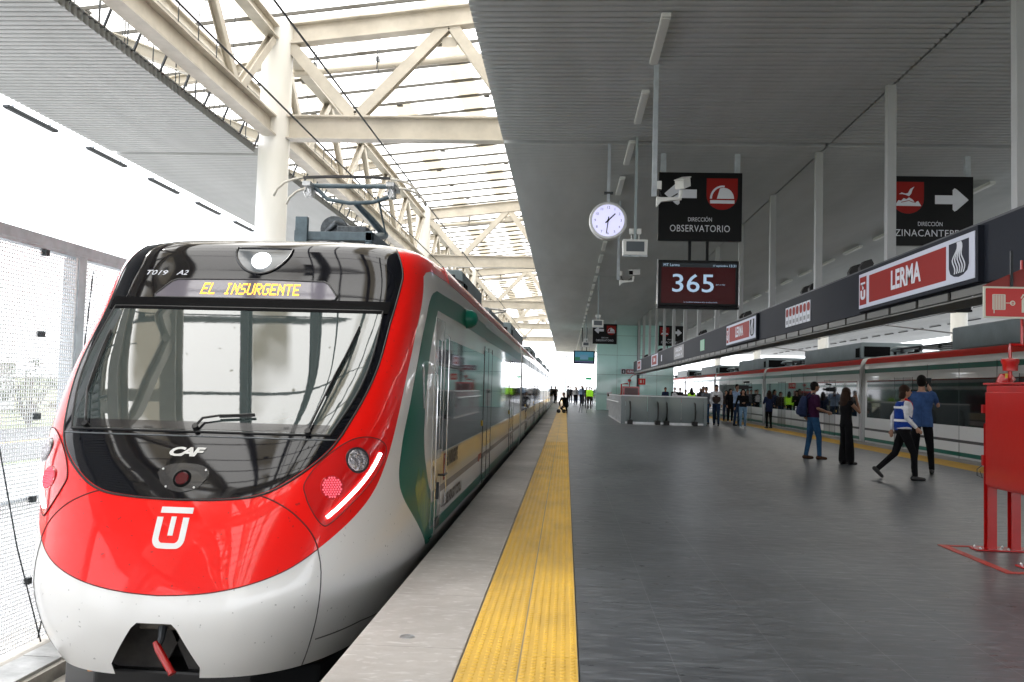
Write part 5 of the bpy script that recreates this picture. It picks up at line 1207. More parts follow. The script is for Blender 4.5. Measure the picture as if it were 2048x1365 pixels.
for i, (xa, xb, lab) in enumerate(((2.80, 3.98, 'left escalator landing with black handrails behind the glass'), (4.36, 5.56, 'right escalator landing with black handrails behind the glass'))):
    es = thing('escalator', lab, 'escalator', ((xa + xb) / 2, 38.9, 0)); P = group_parts(es, ((xa + xb) / 2, 38.9, 0))
    for x in (xa, xb):
        loop = [(x, 39.0, .10), (x, 38.55, .28), (x, 38.45, .62), (x, 38.62, .93), (x, 39.1, 1.0), (x, 40.6, 1.0), (x, 42.4, .35), (x, 43.2, 0.02)]
        mb = MB()
        for a, b in zip(loop[:-1], loop[1:]): mb.bar(a, b, .055, .035, up=(1, 0, 0))
        mb.tube(loop, .028, 8); P('handrail', mb, RUBBER)
        mb = MB(); mb.prism([(39.0, .1), (38.6, .3), (38.52, .62), (38.68, .88), (39.1, .95), (40.6, .95), (42.3, .33), (43.1, .03)], x - .008, x + .008, 'yz'); P('glass_side', mb, BAL)
        mb = MB(); mb.box(x - .11, x + .11, 38.5, 39.2, 0, .18); P('newel_base', mb, RUBBER, bevel=.01)
    mb = MB(); mb.box(xa + .13, xb - .13, 38.3, 40.2, 0.002, .02); P('comb_plate', mb, ALU)
# second red cabinet by the tower
def fire_cabinet(x, y, sgn, w, label, pipe=True, hose=False):
    r = thing('fire_cabinet', label, 'fire cabinet', (x, y, 0), group='red fire hose cabinets')
    return r
r = fire_cabinet(4.25, 58.4, 1, 1.1, 'far red fire cabinet with a pipe, behind the glass balustrade')
mb = MB(); mb.box(-.55, .55, -.15, .15, .75, 1.72); mb.build('cabinet', FIRERED, r, bevel=.01); mb = MB(); mb.box(-.42, .45, -.165, -.15, 1.15, 1.62); mb.build('window', mat('dark_red_glass', (.08, .01, .01), .2), r)
for q in (-.45, .45): MB().box(q - .05, q + .05, -.05, .05, 0, .75).build('leg', FIRERED, r)
mb = MB(); mb.tube([(-.62, 0, 0), (-.62, 0, 1.85), (-.2, 0, 1.9)], .05, 8); mb.tube([(-.1, 0, 1.72), (-.1, 0, 2.1)], .03, 8); mb.lathe((-.1, 0, 2.0), [(.04, 0), (.11, .05), (.11, .16), (.04, .2)], 'z', 12); mb.tube([(-.1, 0, 2.2), (.1, 0, 2.45), (.3, 0, 2.5)], .02, 6); mb.build('pipe', FIRERED, r, smooth='auto')
r = thing('fire_sign', 'small red hose and extinguisher sign above the far cabinet', 'sign', (4.95, 58.3, 2.05)); MB().box(-.22, .22, -.02, .02, -.2, .2).build('board', mat('fire_sign_red', (.62, .012, .008), .45, emit=.0), r)
FS = mat('photoluminescent_pale', (.60, .62, .52), .5)
for a in ((-.14, -.02, -.09, .10), (.07, .12, -.10, .10)): plate(kids(r)[0], 'pictogram', FS, (0, -.0205, 0), (1, 0, 0), (0, 0, 1), rect(*a), 0, .002)
MB().box(-.01, .01, .02, .05, -.2, 4.05).build('drop_rod', DARKST, r)

# ------------------------------------------------------------------ the near red cabinet, its bell, sign and floor tape
r = thing('fire_cabinet', 'large near red fire cabinet on four legs at the right edge', 'fire cabinet', (4.16, 8.3, 0), group='red fire hose cabinets')
fx0, fx1, fy0, fy1 = -.14, .16, -.62, .50
mb = MB(); mb.box(fx0, fx1, fy0, fy1, .60, 1.57); cab = mb.build('cabinet', FIRERED, r, bevel=.018)
mb = MB(); mb.box(fx0 - .012, fx0, fy0 + .02, fy1 - .015, .625, 1.50); mb.build('door', mat('fire_red_door', (.40, .005, .004), .30, coat=.5, bump=.25, bscale=2.2), cab, bevel=.004)
mb = MB(); mb.box(fx0 - .02, fx1 + .02, fy0 - .02, fy1 + .02, 1.57, 1.59); mb.build('lid', FIRERED, cab, bevel=.005)
for za, zb in ((.80, .90), (1.30, 1.38)): mb = MB(); mb.box(fx0 - .03, fx0 + .02, fy1, fy1 + .03, za, zb); mb.build('hinge', FIRERED, cab)
mb = MB(); mb.tube([(fx0 - .02, fy1 + .03, .80), (fx0 - .06, fy1 + .05, .76), (fx0 - .05, fy1 + .07, .70), (fx0 - .01, fy1 + .05, .68), (fx0 - .04, fy1 + .03, .74)], .004, 5); mb.build('seal_wire', DARKST, cab)
mb = MB(); mb.ell((fx0 + .02, fy1 - .1, .735), (.03, .03, .03), 8, 6); mb.build('latch', FIRERED, cab)
for yy in (.52, -.36):
    for xx in (-.09, .13):
        mb = MB(); mb.ibeam((xx, yy, .015), (xx, yy, .62 if yy < .5 else 1.2), .085, .085, .010, up=(0, 1, 0)); mb.build('leg', FIRERED, r)
    mb = MB(); mb.box(-.25, .30, yy - .09, yy + .09, 0.002, .016); fp = mb.build('foot_plate', FIRERED, r, bevel=.003)
    mb = MB()
    for a in (-.21, -.02, .05, .26):
        for b in (-.06, .06): mb.lathe((a, yy + b, .016), [(.012, 0), (.012, .012), (.006, .02)], 'z', 6)
    mb.build('bolts', ALU, fp)
mb = MB(); mb.tube([(-.06, .40, 1.58), (-.02, .40, 1.63), (.02, .40, 1.64), (.05, .38, 1.60)], [.04, .06, .06, .04], 10); mb.build('hose_coupling', FIRERED, r, smooth='auto')
bell = MB(); bell.lathe((-.155 + .0, .0, 1.69), [(.03, 0), (.062, .005), (.064, .06), (.075, .08), (.075, .11), (.03, .12)], 'z', 20); bell.build('alarm_bell', FIRERED, r, smooth='auto')
mb = MB(); mb.tube([(-.155, 0, 1.70), (-.155, 0, 1.64), (-.14, .05, 1.60), (-.06, .2, 1.58)], .018, 8); mb.tube([(-.155, 0, 1.80), (-.155, 0, 1.90), (-.155, 0, 1.93), (-.05, .0, 1.93), (-.05, .0, 2.7)], .014, 8); mb.tube([(-.155, 0, 1.93), (-.10, 0, 1.93), (.4, 0, 1.93)], .014, 8); mb.build('pipe', FIRERED, r, smooth='auto')
mb = MB(); mb.box(-.17, -.15, .02, .06, 1.63, 1.67); mb.build('tag', mat('tag_yellow', (.5, .35, .03), .5), r)
r = thing('fire_sign', 'large red sign with a hose reel and an extinguisher under the band', 'sign', (3.83, 7.9, 2.27))
mb = MB(); mb.box(-.245, .245, -.006, .006, -.138, .138); b = mb.build('board', FS, r, bevel=.004)
plate(b, 'red_field', mat('fire_sign_bright_red', (.50, .010, .007), .35), (0, -.0065, 0), (1, 0, 0), (0, 0, 1), rrect(-.225, .225, -.122, .122, .01), 0, .002)
f = (-.115, -.009, 0)
plate(b, 'hose_reel', FS, f, (1, 0, 0), (0, 0, 1), rrect(-.055, .055, -.065, .07, .008), 0, .002)
for q in range(7): plate(b, 'hose_groove', MATS['fire_sign_bright_red'], (f[0], f[1] - .002, 0), (1, 0, 0), (0, 0, 1), rect(-.043 + .0135 * q, -.040 + .0135 * q, -.06, .065), 0, .001)
plate(b, 'hose_reel', FS, f, (1, 0, 0), (0, 0, 1), rect(-.045, -.037, -.095, -.06), 0, .002)
ring = [(.022 * math.cos(a), .022 * math.sin(a)) for a in np.linspace(0, 6.283, 17)[:-1]]
plate(b, 'valve', FS, (.0, -.009, -.005), (1, 0, 0), (0, 0, 1), ring, 0, .002); plate(b, 'valve_hub', MATS['fire_sign_bright_red'], (.0, -.011, -.005), (1, 0, 0), (0, 0, 1), [(x * .6, z * .6) for x, z in ring], 0, .001)
plate(b, 'valve', FS, (.0, -.011, -.005), (1, 0, 0), (0, 0, 1), rect(-.058, .018, -.003, .003), .001, .002)
plate(b, 'extinguisher', FS, (.105, -.009, -.01), (1, 0, 0), (0, 0, 1), [(-.03, -.075), (.03, -.075), (.03, .03), (.018, .052), (.008, .058), (.008, .075), (.035, .078), (.035, .085), (-.02, .085), (-.038, .05), (-.03, .045), (-.015, .07), (-.008, .07), (-.008, .058), (-.018, .052), (-.03, .03)], 0, .002)
mb = MB(); mb.prism([(-.245, .14), (.245, .14), (.35, .30), (.10, .30)], .02, .03, 'xz')
mb.build('upper_flap', mat('dull_red', (.25, .03, .025), .5), r); mb = MB(); mb.box(-.01, .01, .0, .02, .138, .45); mb.box(.19, .21, .0, .02, .138, .45); mb.build('drop_rod', DARKST, r)
TAPE = mat('red_floor_tape', (.42, .035, .025), .5, var=.25, vscale=5)
mb = MB(); mb.box(3.66, 3.74, 7.66, 9.02, .002, .006); mb.box(3.745, 5.6, 7.66, 7.73, .002, .006); mb.box(3.745, 5.6, 8.95, 9.02, .002, .006); struct('floor_tape', mb, TAPE)
# camera tripod among the far people
r = thing('tripod', 'black camera tripod standing among the far people', 'tripod', (1.08, 55.2, 0))
for a in (20, 140, 260): mb = MB(); mb.tube([(0, 0, 1.25), (.28 * math.cos(rad(a)), .28 * math.sin(rad(a)), 0)], [.022, .012], 6); mb.build('leg', RUBBER, r)
mb = MB(); mb.tube([(0, 0, 1.1), (0, 0, 1.42)], .025, 8); mb.box(-.06, .06, -.12, .1, 1.42, 1.56); mb.build('camera_head', RUBBER, r)
# drain cover on the concrete edge
mb = MB(); mb.lathe((-.86, 5.07, 0), [(.045, 0), (.045, .0015), (.036, .002), (.036, .0005), (.02, .0008), (.02, .002)], 'z', 20); tag(mb.build('floor_marker', ALU), 'small round metal disc set in the pale concrete edge', 'marker')
# far exit sign
r = thing('exit_sign', 'tiny green exit sign far down the platform left of the tower', 'sign', (2.3, 90, 2.55)); MB().box(-.3, .3, -.03, .03, -.13, .13).build('board', mat('exit_green2', (.02, .28, .12), .4, emit=.15), r); MB().box(-.01, .01, 0, .02, .13, 3.55).build('drop_rod', DARKST, r)

# ------------------------------------------------------------------ people
def remeshed(name, parts, voxel, m, parent, smooth=3):
    """parts: list of ('t', pts, radii) tubes / ('e', c, r) ellipsoids / ('r', rings) stacked ellipses; fused into one closed surface"""
    mb = MB()
    for p in parts:
        if p[0] == 't':
            mb.tube(p[1], p[2], 12)
            for q, r in ((p[1][0], p[2][0]), (p[1][-1], p[2][-1])): mb.ell(q, (r, r, r), 10, 7)
        elif p[0] == 'e': mb.ell(p[1], p[2], 14, 9)
        else:
            R_ = p[1]; n = 20; vs = []
            for (cx, cy, cz, rx, ry) in R_:
                for j in range(n): th = 2 * math.pi * j / n; vs.append((cx + rx * math.cos(th), cy + ry * math.sin(th), cz))
            fs = [(i * n + j, i * n + (j + 1) % n, (i + 1) * n + (j + 1) % n, (i + 1) * n + j) for i in range(len(R_) - 1) for j in range(n)]
            fs += [tuple(range(n)), tuple((len(R_) - 1) * n + j for j in range(n))]; mb.add(vs, fs)
    me = mb.mesh('tmp', m); o = bpy.data.objects.new('tmp', me); C.objects.link(o)
    r = o.modifiers.new('r', 'REMESH'); r.mode = 'VOXEL'; r.voxel_size = voxel; r.use_smooth_shade = True
    s = o.modifiers.new('s', 'SMOOTH'); s.factor = .5; s.iterations = smooth
    dg = bpy.context.evaluated_depsgraph_get(); nm = bpy.data.meshes.new_from_object(o.evaluated_get(dg)); nm.name = name
    bpy.data.objects.remove(o); bpy.data.meshes.remove(me)
    nm.materials.clear(); nm.materials.append(m); nm.polygons.foreach_set('use_smooth', [True] * len(nm.polygons))
    ob = bpy.data.objects.new(name, nm); C.objects.link(ob); ob.parent = parent
    return ob
def V3(p): return Vector(p)
BASE = dict(hL=(-.09, 0, .92), kL=(-.10, .02, .50), aL=(-.11, -.02, .085), hR=(.09, 0, .92), kR=(.10, .02, .50), aR=(.11, -.02, .085),
            sL=(-.185, 0, 1.41), eL=(-.235, -.03, 1.14), wL=(-.225, .05, .90), sR=(.185, 0, 1.41), eR=(.235, -.03, 1.14), wR=(.225, .05, .90),
            lean=0., pz=0., head=(0, 0), crouch=False, fL=0., fR=0.)
def hand_parts(w, d, side, near):
    """palm, four unequal bent fingers and a thumb leaving the side of the palm"""
    w = V3(w); d = V3(d).normalized(); up = Vector((0, 0, 1)) if abs(d.z) < .8 else Vector((0, 1, 0))
    a = d.cross(up).normalized(); b = a.cross(d).normalized()
    P_ = [('t', [w, w + d * .045, w + d * .085], [.024, .034, .032])]
    for i, L in enumerate((.060, .072, .068, .052)):
        k = w + d * .085 + b * (i - 1.5) * .017; c = a * (-side)
        P_.append(('t', [k, k + d * L * .55, k + d * L * .85 + c * L * .35], [.0095, .0088, .0075]))
    t0 = w + d * .03 - b * .028; P_.append(('t', [t0, t0 + d * .03 - b * .02, t0 + d * .055 - b * .022 - a * side * .012], [.012, .0105, .009]))
    return P_
def person(x, y, yaw, H, label, top, bottom, hair='short', haircol=None, skin=None, pose=None, sleeve='long', near=False, hem=.98, wide=0., girth=1., shoes=None, coat_len=None, group=None, vest=None, extras=None, topz=1.46, open_neck=None, hairz=0):
    J = dict(BASE); J.update(pose or {})
    skin = skin or SKIN; haircol = haircol or HAIR; shoes = shoes or RUBBER
    vx = .0085 if near else (.014 if y < 50 else .022)
    root = thing('person', label, 'person', (x, y, 0), yaw, group); root.scale = (H / 1.75,) * 3
    g = girth; ln = J['lean']; pz = J['pz']
    def T(z): return (0, ln * max(0, z - .95) , z + pz)
    def sh(p): return (p[0], p[1] + (ln * max(0, p[2] - .95) if p[2] > 1.0 else 0), p[2] + pz)
    sL, sR = sh(J['sL']), sh(J['sR']); eL, eR, wL, wR = J['eL'], J['eR'], J['wL'], J['wR']
    def tor(off, z0=.86, z1=1.5):
        tab = [(.86, .150, .105), (.95, .165, .118), (1.03, .152, .112), (1.14, .145, .108), (1.26, .165, .120), (1.36, .178, .115), (1.42, .165, .095), (1.46, .10, .075), (1.50, .062, .062)]
        out = []
        for (z, rx, ry) in tab:
            if z0 - .001 <= z <= z1 + .001: c = T(z); out.append((c[0], c[1], c[2], rx * g + off, ry * g + off))
        return ('r', out)
    hy = ln * .62; hx, hd = J['head']
    hc = Vector((hx, hy + hd + .015, 1.645 + pz))
    # body: one continuous skin
    B = [tor(-.02), ('t', [T(1.42), T(1.50), tuple(hc - Vector((0, .02, .05)))], [.06, .052, .052]), ('e', tuple(hc), (.074, .092, .108)), ('e', tuple(hc + Vector((0, .028, -.058))), (.052, .058, .052)),
         ('t', [tuple(hc + Vector((0, .082, .012))), tuple(hc + Vector((0, .104, -.022)))], [.010, .015]), ('e', tuple(hc + Vector((0, .083, -.055))), (.022, .012, .008)),
         ('e', tuple(hc + Vector((.074, -.005, -.008))), (.010, .016, .028)), ('e', tuple(hc + Vector((-.074, -.005, -.008))), (.010, .016, .028))]
    for s, (s_, e_, w_) in ((-1, (sL, eL, wL)), (1, (sR, eR, wR))):
        m_ = tuple(V3(e_).lerp(V3(w_), .3)); B.append(('t', [s_, tuple(V3(s_).lerp(V3(e_), .5)), e_, m_, w_], [.048, .042, .034, .036, .024]))
        B += hand_parts(w_, V3(w_) - V3(e_), s, near)
    legs = []
    for k in 'LR':
        h, kn, an = J['h' + k], J['k' + k], J['a' + k]; legs.append((h, kn, an))
        B.append(('t', [h, tuple(V3(h).lerp(V3(kn), .5)), kn, tuple(V3(kn).lerp(V3(an), .3)), an], [.075, .064, .048, .05, .034]))
        q_ = 0 if J['crouch'] else J['f' + k]; d_ = Vector((0, math.cos(q_), math.sin(q_))); u_ = Vector((0, -math.sin(q_), math.cos(q_)))
        B.append(('t', [an, tuple(V3(an) - u_ * .04 + d_ * .05), tuple(V3(an) - u_ * .05 + d_ * .12)], [.033, .026, .020]))
    remeshed('body', B, vx, skin, root)
    # clothing as close shells over the body
    Tp = [tor(.012, .95 if hem > .9 else .86, topz)]
    if coat_len: Tp = [('r', [(0, ln * .0, coat_len + pz, .185 * g, .14 * g), (0, 0, .9 + pz, .180 * g, .135 * g)] + [r_ for r_ in tor(.016, .95, topz)[1]])]
    if sleeve != 'none':
        f = {'long': 1., 'short': .42}[sleeve]
        for (s_, e_, w_) in ((sL, eL, wL), (sR, eR, wR)):
            if f == 1.: Tp.append(('t', [s_, tuple(V3(s_).lerp(V3(e_), .5)), e_, tuple(V3(e_).lerp(V3(w_), .92))], [.064, .056, .047, .036]))
            else: Tp.append(('t', [s_, tuple(V3(s_).lerp(V3(e_), .72))], [.066, .060]))
        if sleeve == 'short' or True: pass
    Tp.append(('t', [tuple(V3(sL) * .6 + V3(T(1.41)) * .4), sL], [.062, .060])); Tp.append(('t', [tuple(V3(sR) * .6 + V3(T(1.41)) * .4), sR], [.062, .060]))
    remeshed('shirt' if not coat_len else 'coat', Tp, vx, top, root)
    Bt = [('r', [(c[0], c[1], c[2], c[3], c[4]) for c in tor(.006, .86, 1.03)[1]])]
    for (h, kn, an) in legs:
        w2 = .05 + wide; ww = .058 + wide * .6
        end = V3(an) + (V3(kn) - V3(an)).normalized() * .01
        Bt.append(('t', [h, tuple(V3(h).lerp(V3(kn), .5)), kn, tuple(V3(kn).lerp(end, .5)), tuple(end)], [.092, .082, ww + .008, w2 + .006, w2]))
    remeshed('trousers', Bt, vx, bottom, root)
    for i, k in enumerate('LR'):
        an = V3(J['a' + k]); q = J['f' + k]
        if J['crouch']: q = 0
        d = Vector((0, math.cos(q), math.sin(q))); u = Vector((0, -math.sin(q), math.cos(q))); hl = an - u * .045 - d * .045
        remeshed('shoe', [('t', [tuple(hl), tuple(hl + d * .10 - u * .004), tuple(hl + d * .20 - u * .012)], [.042, .040, .032]), ('t', [tuple(an + u * .02), tuple(an - u * .03)], [.045, .045])], vx, shoes, root, 2)
    # hair
    if hair == 'short': Hh = [('e', tuple(hc + Vector((0, -.018, .030))), (.084, .098, .098)), ('e', tuple(hc + Vector((0, -.045, -.01))), (.080, .062, .09))]
    elif hair == 'bob': Hh = [('e', tuple(hc + Vector((0, -.022, .030))), (.090, .102, .10)), ('e', tuple(hc + Vector((0, -.055, -.05))), (.100, .062, .10)), ('e', tuple(hc + Vector((0, -.085, -.10))), (.070, .045, .05))]
    elif hair == 'long': Hh = [('e', tuple(hc + Vector((0, -.020, .030))), (.092, .105, .102)), ('r', [(hc.x, hc.y - .075, hc.z - .36, .09, .045), (hc.x, hc.y - .08, hc.z - .25, .13, .07), (hc.x, hc.y - .07, hc.z - .12, .125, .075), (hc.x, hc.y - .05, hc.z + .0, .10, .07)]), ('t', [tuple(hc + Vector((.085, .0, .0))), tuple(hc + Vector((.10, .01, -.17)))], [.03, .03]), ('t', [tuple(hc + Vector((-.085, .0, .0))), tuple(hc + Vector((-.10, .01, -.17)))], [.03, .03])]
    elif hair == 'cap': Hh = [('e', tuple(hc + Vector((0, -.01, .035))), (.086, .10, .09)), ('e', tuple(hc + Vector((0, .07, .045))), (.06, .07, .012))]
    else: Hh = None
    if Hh: remeshed('hair' if hair != 'cap' else 'cap', Hh, vx, haircol, root, 2)
    if near or y < 45:
        for s in (-1, 1):
            mb = MB(); mb.ell(tuple(hc + Vector((s * .030, .083, .012))), (.012, .006, .007), 8, 6); mb.build('eye', mat('eye_dark', (.03, .02, .02), .3), root, smooth=True)
    if extras: extras(root, J, hc, T, vx)
    return root
def fab(n, c): return mat('cloth_' + n, c, .85, var=.30, vscale=9, bump=.5, bscale=22, spec=.12)
JEAN = fab('blue_denim', (.020, .065, .14)); JEANL = fab('pale_denim', (.16, .27, .40)); JEAND = fab('dark_denim', (.018, .035, .075)); BLK = fab('black', (.006, .006, .0075)); DKG = fab('dark_grey', (.035, .036, .04))
NAVY = fab('navy', (.018, .028, .07)); WHT = fab('white', (.62, .63, .66)); PUR = fab('plum', (.035, .008, .032)); BLJ = fab('blue_jacket', (.035, .075, .19)); BRN = fab('brown_leather', (.06, .03, .018))
HIV = mat('hi_vis_yellow', (.42, .85, .03), .7, emit=.06); GREYC = fab('grey_shirt', (.12, .13, .15)); LBL = fab('light_blue', (.30, .42, .62)); OLV = fab('olive_brown', (.05, .035, .03)); VESTB = fab('vest_blue', (.012, .045, .26)); SCR = fab('red_scarf', (.55, .01, .015))
REFL = mat('reflective_white', (.75, .76, .8), .4)
def E_(*a): return a

# 1 man with a backpack, seen from his left, hand on hip
def ex1(r, J, hc, T, vx):
    mb = MB(); mb.box(.21, .30, .06, .17, 1.055, 1.066); mb.build('phone', SIGNBLK, r, bevel=.003)
person(5.60, 20.55, rad(-80), 1.73, 'man in a plum shirt and blue jeans with a backpack, hand on hip', PUR, JEAN, near=True, sleeve='short', skin=SKIN2, shoes=BRN, extras=ex1,
       pose=dict(eL=(-.34, -.12, 1.17), wL=(-.20, -.10, .98), eR=(.24, .0, 1.15), wR=(.20, .24, 1.08), aL=(-.10, -.12, .085), kL=(-.10, -.04, .50), aR=(.12, .10, .085), kR=(.11, .09, .50), head=(.01, .02)))
bp = empty('backpack', (5.60, 20.55, 0), rad(-80)); bp.scale = (.99,) * 3; tag(bp, 'dark navy backpack with a pale zip hanging on the back of the man in plum', 'backpack')
remeshed('bag_body', [('r', [(-.08, -.20, .95, .10, .06), (-.08, -.22, 1.0, .15, .09), (-.08, -.22, 1.18, .15, .09), (-.06, -.20, 1.36, .12, .07), (-.05, -.19, 1.42, .07, .04)]), ('r', [(-.10, -.30, 1.0, .10, .03), (-.10, -.31, 1.05, .11, .045), (-.10, -.30, 1.18, .10, .035)])], .009, NAVY, bp)
for sx in (-.12, .06): mb = MB(); mb.tube([(sx, -.16, 1.38), (sx, -.03, 1.50), (sx, .10, 1.38), (sx * 1.2, .12, 1.2), (sx * 1.3, -.02, 1.04), (sx, -.16, 1.0)], .016, 6); mb.build('strap', NAVY, bp, smooth=True)
mb = MB()
for k in range(6): mb.box(-.20, -.14, -.345, -.335, 1.0 + .033 * k, 1.018 + .033 * k)
mb.build('zip_pattern', REFL, bp)
# 2 woman in black taking a picture
person(5.93, 19.25, rad(-72), 1.60, 'woman with long curly hair in a sleeveless black jumpsuit holding a camera to her face', BLK, BLK, near=True, sleeve='none', hair='long', haircol=HAIRB, skin=SKIN2, wide=.045, girth=.93,
       pose=dict(eL=(-.20, .16, 1.24), wL=(-.06, .19, 1.46), eR=(.22, .20, 1.20), wR=(.06, .24, 1.47), aL=(-.08, -.03, .085), aR=(.09, .05, .085)))
cm = thing('camera', 'small black camera held up by the woman in black', 'camera', (5.93, 19.25, 0), rad(-72)); mb = MB(); mb.box(-.07, .07, .12, .19, 1.44, 1.53); mb.lathe((0, .19, 1.485), [(.035, 0), (.035, .05), (.02, .06)], 'y', 14); mb.build('camera_body', RUBBER, cm, bevel=.006); cm.scale = (.93,) * 3
# 3 woman in the blue vest, walking
def ex3(r, J, hc, T, vx):
    o = remeshed('vest', [('r', [(0, .0, .92, .185, .145), (0, .0, .98, .20, .155), (0, 0, 1.12, .195, .15), (0, 0, 1.28, .205, .155), (0, 0, 1.40, .19, .135), (0, 0, 1.455, .12, .10)]), ('t', [(-.16, 0, 1.40), (.16, 0, 1.40)], [.066, .066])], vx, VESTB, r)
    for (z, rr, hh) in ((1.105, (.205, .16), .045), (1.345, (.214, .158), .04)):
        n = 28; mb = MB(); vs = []
        for zz in (z - hh / 2, z + hh / 2):
            for j in range(n): th = 6.2832 * j / n; vs.append((rr[0] * math.cos(th), rr[1] * math.sin(th), zz))
        mb.add(vs, [(j, (j + 1) % n, n + (j + 1) % n, n + j) for j in range(n)]); mb.build('reflective_band', REFL, o, smooth=True)
    mb = MB(); mb.bar((0, .155, .95), (0, .158, 1.33), .012, .01); mb.build('zip', BLK, o)
    remeshed('scarf', [('t', [(-.07, .03, 1.50), (-.04, .10, 1.46), (0, .14, 1.42), (.04, .10, 1.46), (.07, .03, 1.50)], [.022, .024, .028, .024, .022]), ('t', [(0, .145, 1.42), (.01, .165, 1.32)], [.026, .018])], vx, SCR, r)
    mb = MB()
    for s in (-1, 1):
        c = hc + Vector((s * .032, .094, .012)); pts = [c + Vector((.024 * math.cos(a), 0, .017 * math.sin(a))) for a in np.linspace(0, 6.2832, 11)]; mb.tube(pts, .0028, 5); mb.tube([c + Vector((s * .024, 0, .004)), hc + Vector((s * .078, .0, .006))], .0028, 5)
    mb.build('glasses', MATTEBLK, r)
person(5.92, 16.05, rad(-97), 1.64, 'woman in a blue vest with white stripes and a red scarf, walking to the right', WHT, BLK, near=True, hair='bob', haircol=HAIRB, girth=1.18, extras=ex3,
       pose=dict(hL=(-.10, .02, .90), hR=(.10, .0, .90), kR=(.09, .17, .50), aR=(.08, .20, .085), kL=(-.09, -.12, .48), aL=(-.08, -.42, .19), fL=-.75, eR=(.27, .0, 1.16), wR=(.27, .17, .98), eL=(-.26, -.12, 1.16), wL=(-.25, -.14, .92), lean=.05))
# 4 tall man in the blue jacket, back to us
def ex4(r, J, hc, T, vx):
    mb = MB(); mb.box(.07, .16, .28, .29, 1.55, 1.72); mb.build('phone', SIGNBLK, r, bevel=.003)
    mb = MB(); mb.box(-.001, .001, -.158, -.15, .86, 1.10); mb.build('vent', BLK, r)
person(6.80, 17.5, rad(-22), 1.86, 'tall man in a blue jacket seen from behind, holding up a phone', BLJ, BLK, near=True, girth=1.06, coat_len=.84, extras=ex4,
       pose=dict(eR=(.27, .14, 1.22), wR=(.15, .25, 1.48), eL=(-.30, .14, 1.22), wL=(-.06, .28, 1.44), aR=(.17, .05, .085), kR=(.14, .02, .50), aL=(-.12, -.10, .085)))
# mid-distance people on the right
def exv(col, zz=1.0):
    def f(r, J, hc, T, vx): remeshed('vest', [('r', [(0, 0, .94, .175, .14), (0, 0, 1.1, .172, .138), (0, 0, 1.3, .19, .142), (0, 0, 1.42, .165, .115)])], vx, col, r)
    return f
person(6.62, 39.6, rad(165), 1.79, 'man in a dark vest over white sleeves walking towards us beside the balustrade', WHT, JEAND, girth=1.08, extras=exv(OLV), skin=SKIN2, pose=dict(kL=(-.1, .10, .50), aL=(-.1, .06, .085), aR=(.1, -.18, .11), kR=(.1, -.02, .50)))
person(6.42, 41.2, rad(150), 1.70, 'person in blue jeans half hidden behind the man in the dark vest', GREYC, JEAN)
person(8.13, 44.6, rad(-160), 1.66, 'woman in a long black coat and white shoes near the right yellow strip', BLK, BLK, hair='long', coat_len=.72, shoes=WHT, girth=.95, pose=dict(wL=(-.1, .2, 1.2), eL=(-.22, .05, 1.15)))
person(7.62, 40.2, rad(-150), 1.84, 'man in a light blue shirt with a video camera on his shoulder', LBL, JEAND, skin=SKIN2, pose=dict(eR=(.24, .14, 1.2), wR=(.20, .24, 1.42), eL=(-.22, .16, 1.2), wL=(.02, .28, 1.36)))
vc = thing('video_camera', 'black shoulder video camera with a microphone above the light blue shirt', 'video camera', (7.86, 39.9, 1.72), rad(-100)); mb = MB(); mb.box(-.07, .07, -.22, .20, -.09, .09); mb.tube([(0, .2, 0), (0, .36, 0)], .05, 10); mb.tube([(0, -.02, .22), (0, .24, .24)], .035, 8); mb.tube([(0, 0, .09), (0, .03, .22)], .01, 5); mb.build('camera_body', RUBBER, vc)
person(7.36, 37.5, rad(172), 1.63, 'woman in a black top and ripped pale jeans walking towards us', BLK, JEANL, hair='long', skin=SKIN, shoes=WHT, girth=.97, pose=dict(eL=(-.22, .08, 1.16), wL=(-.08, .16, 1.14), wR=(.34, -.04, .93), eR=(.28, -.04, 1.14), kR=(.1, .12, .5), aR=(.1, .12, .085), aL=(-.1, -.12, .10)))
person(8.62, 38.4, rad(20), 1.59, 'woman in a navy jacket and black boots, back to us, by the yellow strip', NAVY, BLK, hair='long', haircol=HAIRB, coat_len=.78, girth=.98, pose=dict(wL=(-.1, .2, 1.2), wR=(.1, .2, 1.2), eL=(-.25, .05, 1.15), eR=(.25, .05, 1.15)))
person(7.25, 47.5, rad(170), 1.76, 'man in a dark polo with folded arms behind the balustrade end', DKG, BLK, skin=SKIN2, pose=dict(wL=(.08, .16, 1.18), wR=(-.08, .17, 1.18), eL=(-.25, .04, 1.14), eR=(.25, .04, 1.14)))
person(7.05, 50.5, rad(30), 1.63, 'long-haired person in a green hi-vis vest behind the balustrade', HIV, BLK, hair='long')
person(7.0, 52.5, rad(185), 1.58, 'short man in brown between the hi-vis vest and the dark polo', OLV, DKG, skin=SKIN2)
person(7.10, 58.5, rad(160), 1.74, 'man in a black suit over a white shirt beyond the escalators', BLK, BLK, sleeve='long', extras=exv(WHT))
person(6.75, 60.8, rad(200), 1.72, 'man in a dark blue suit right of the tower edge', NAVY, NAVY)
person(7.55, 59.4, rad(150), 1.72, 'person in a dark grey coat behind the balustrade beyond the black suit', DKG, BLK, coat_len=.7)
person(8.3, 55.5, rad(180), 1.70, 'man in a grey shirt near the far right yellow strip', GREYC, JEAND)
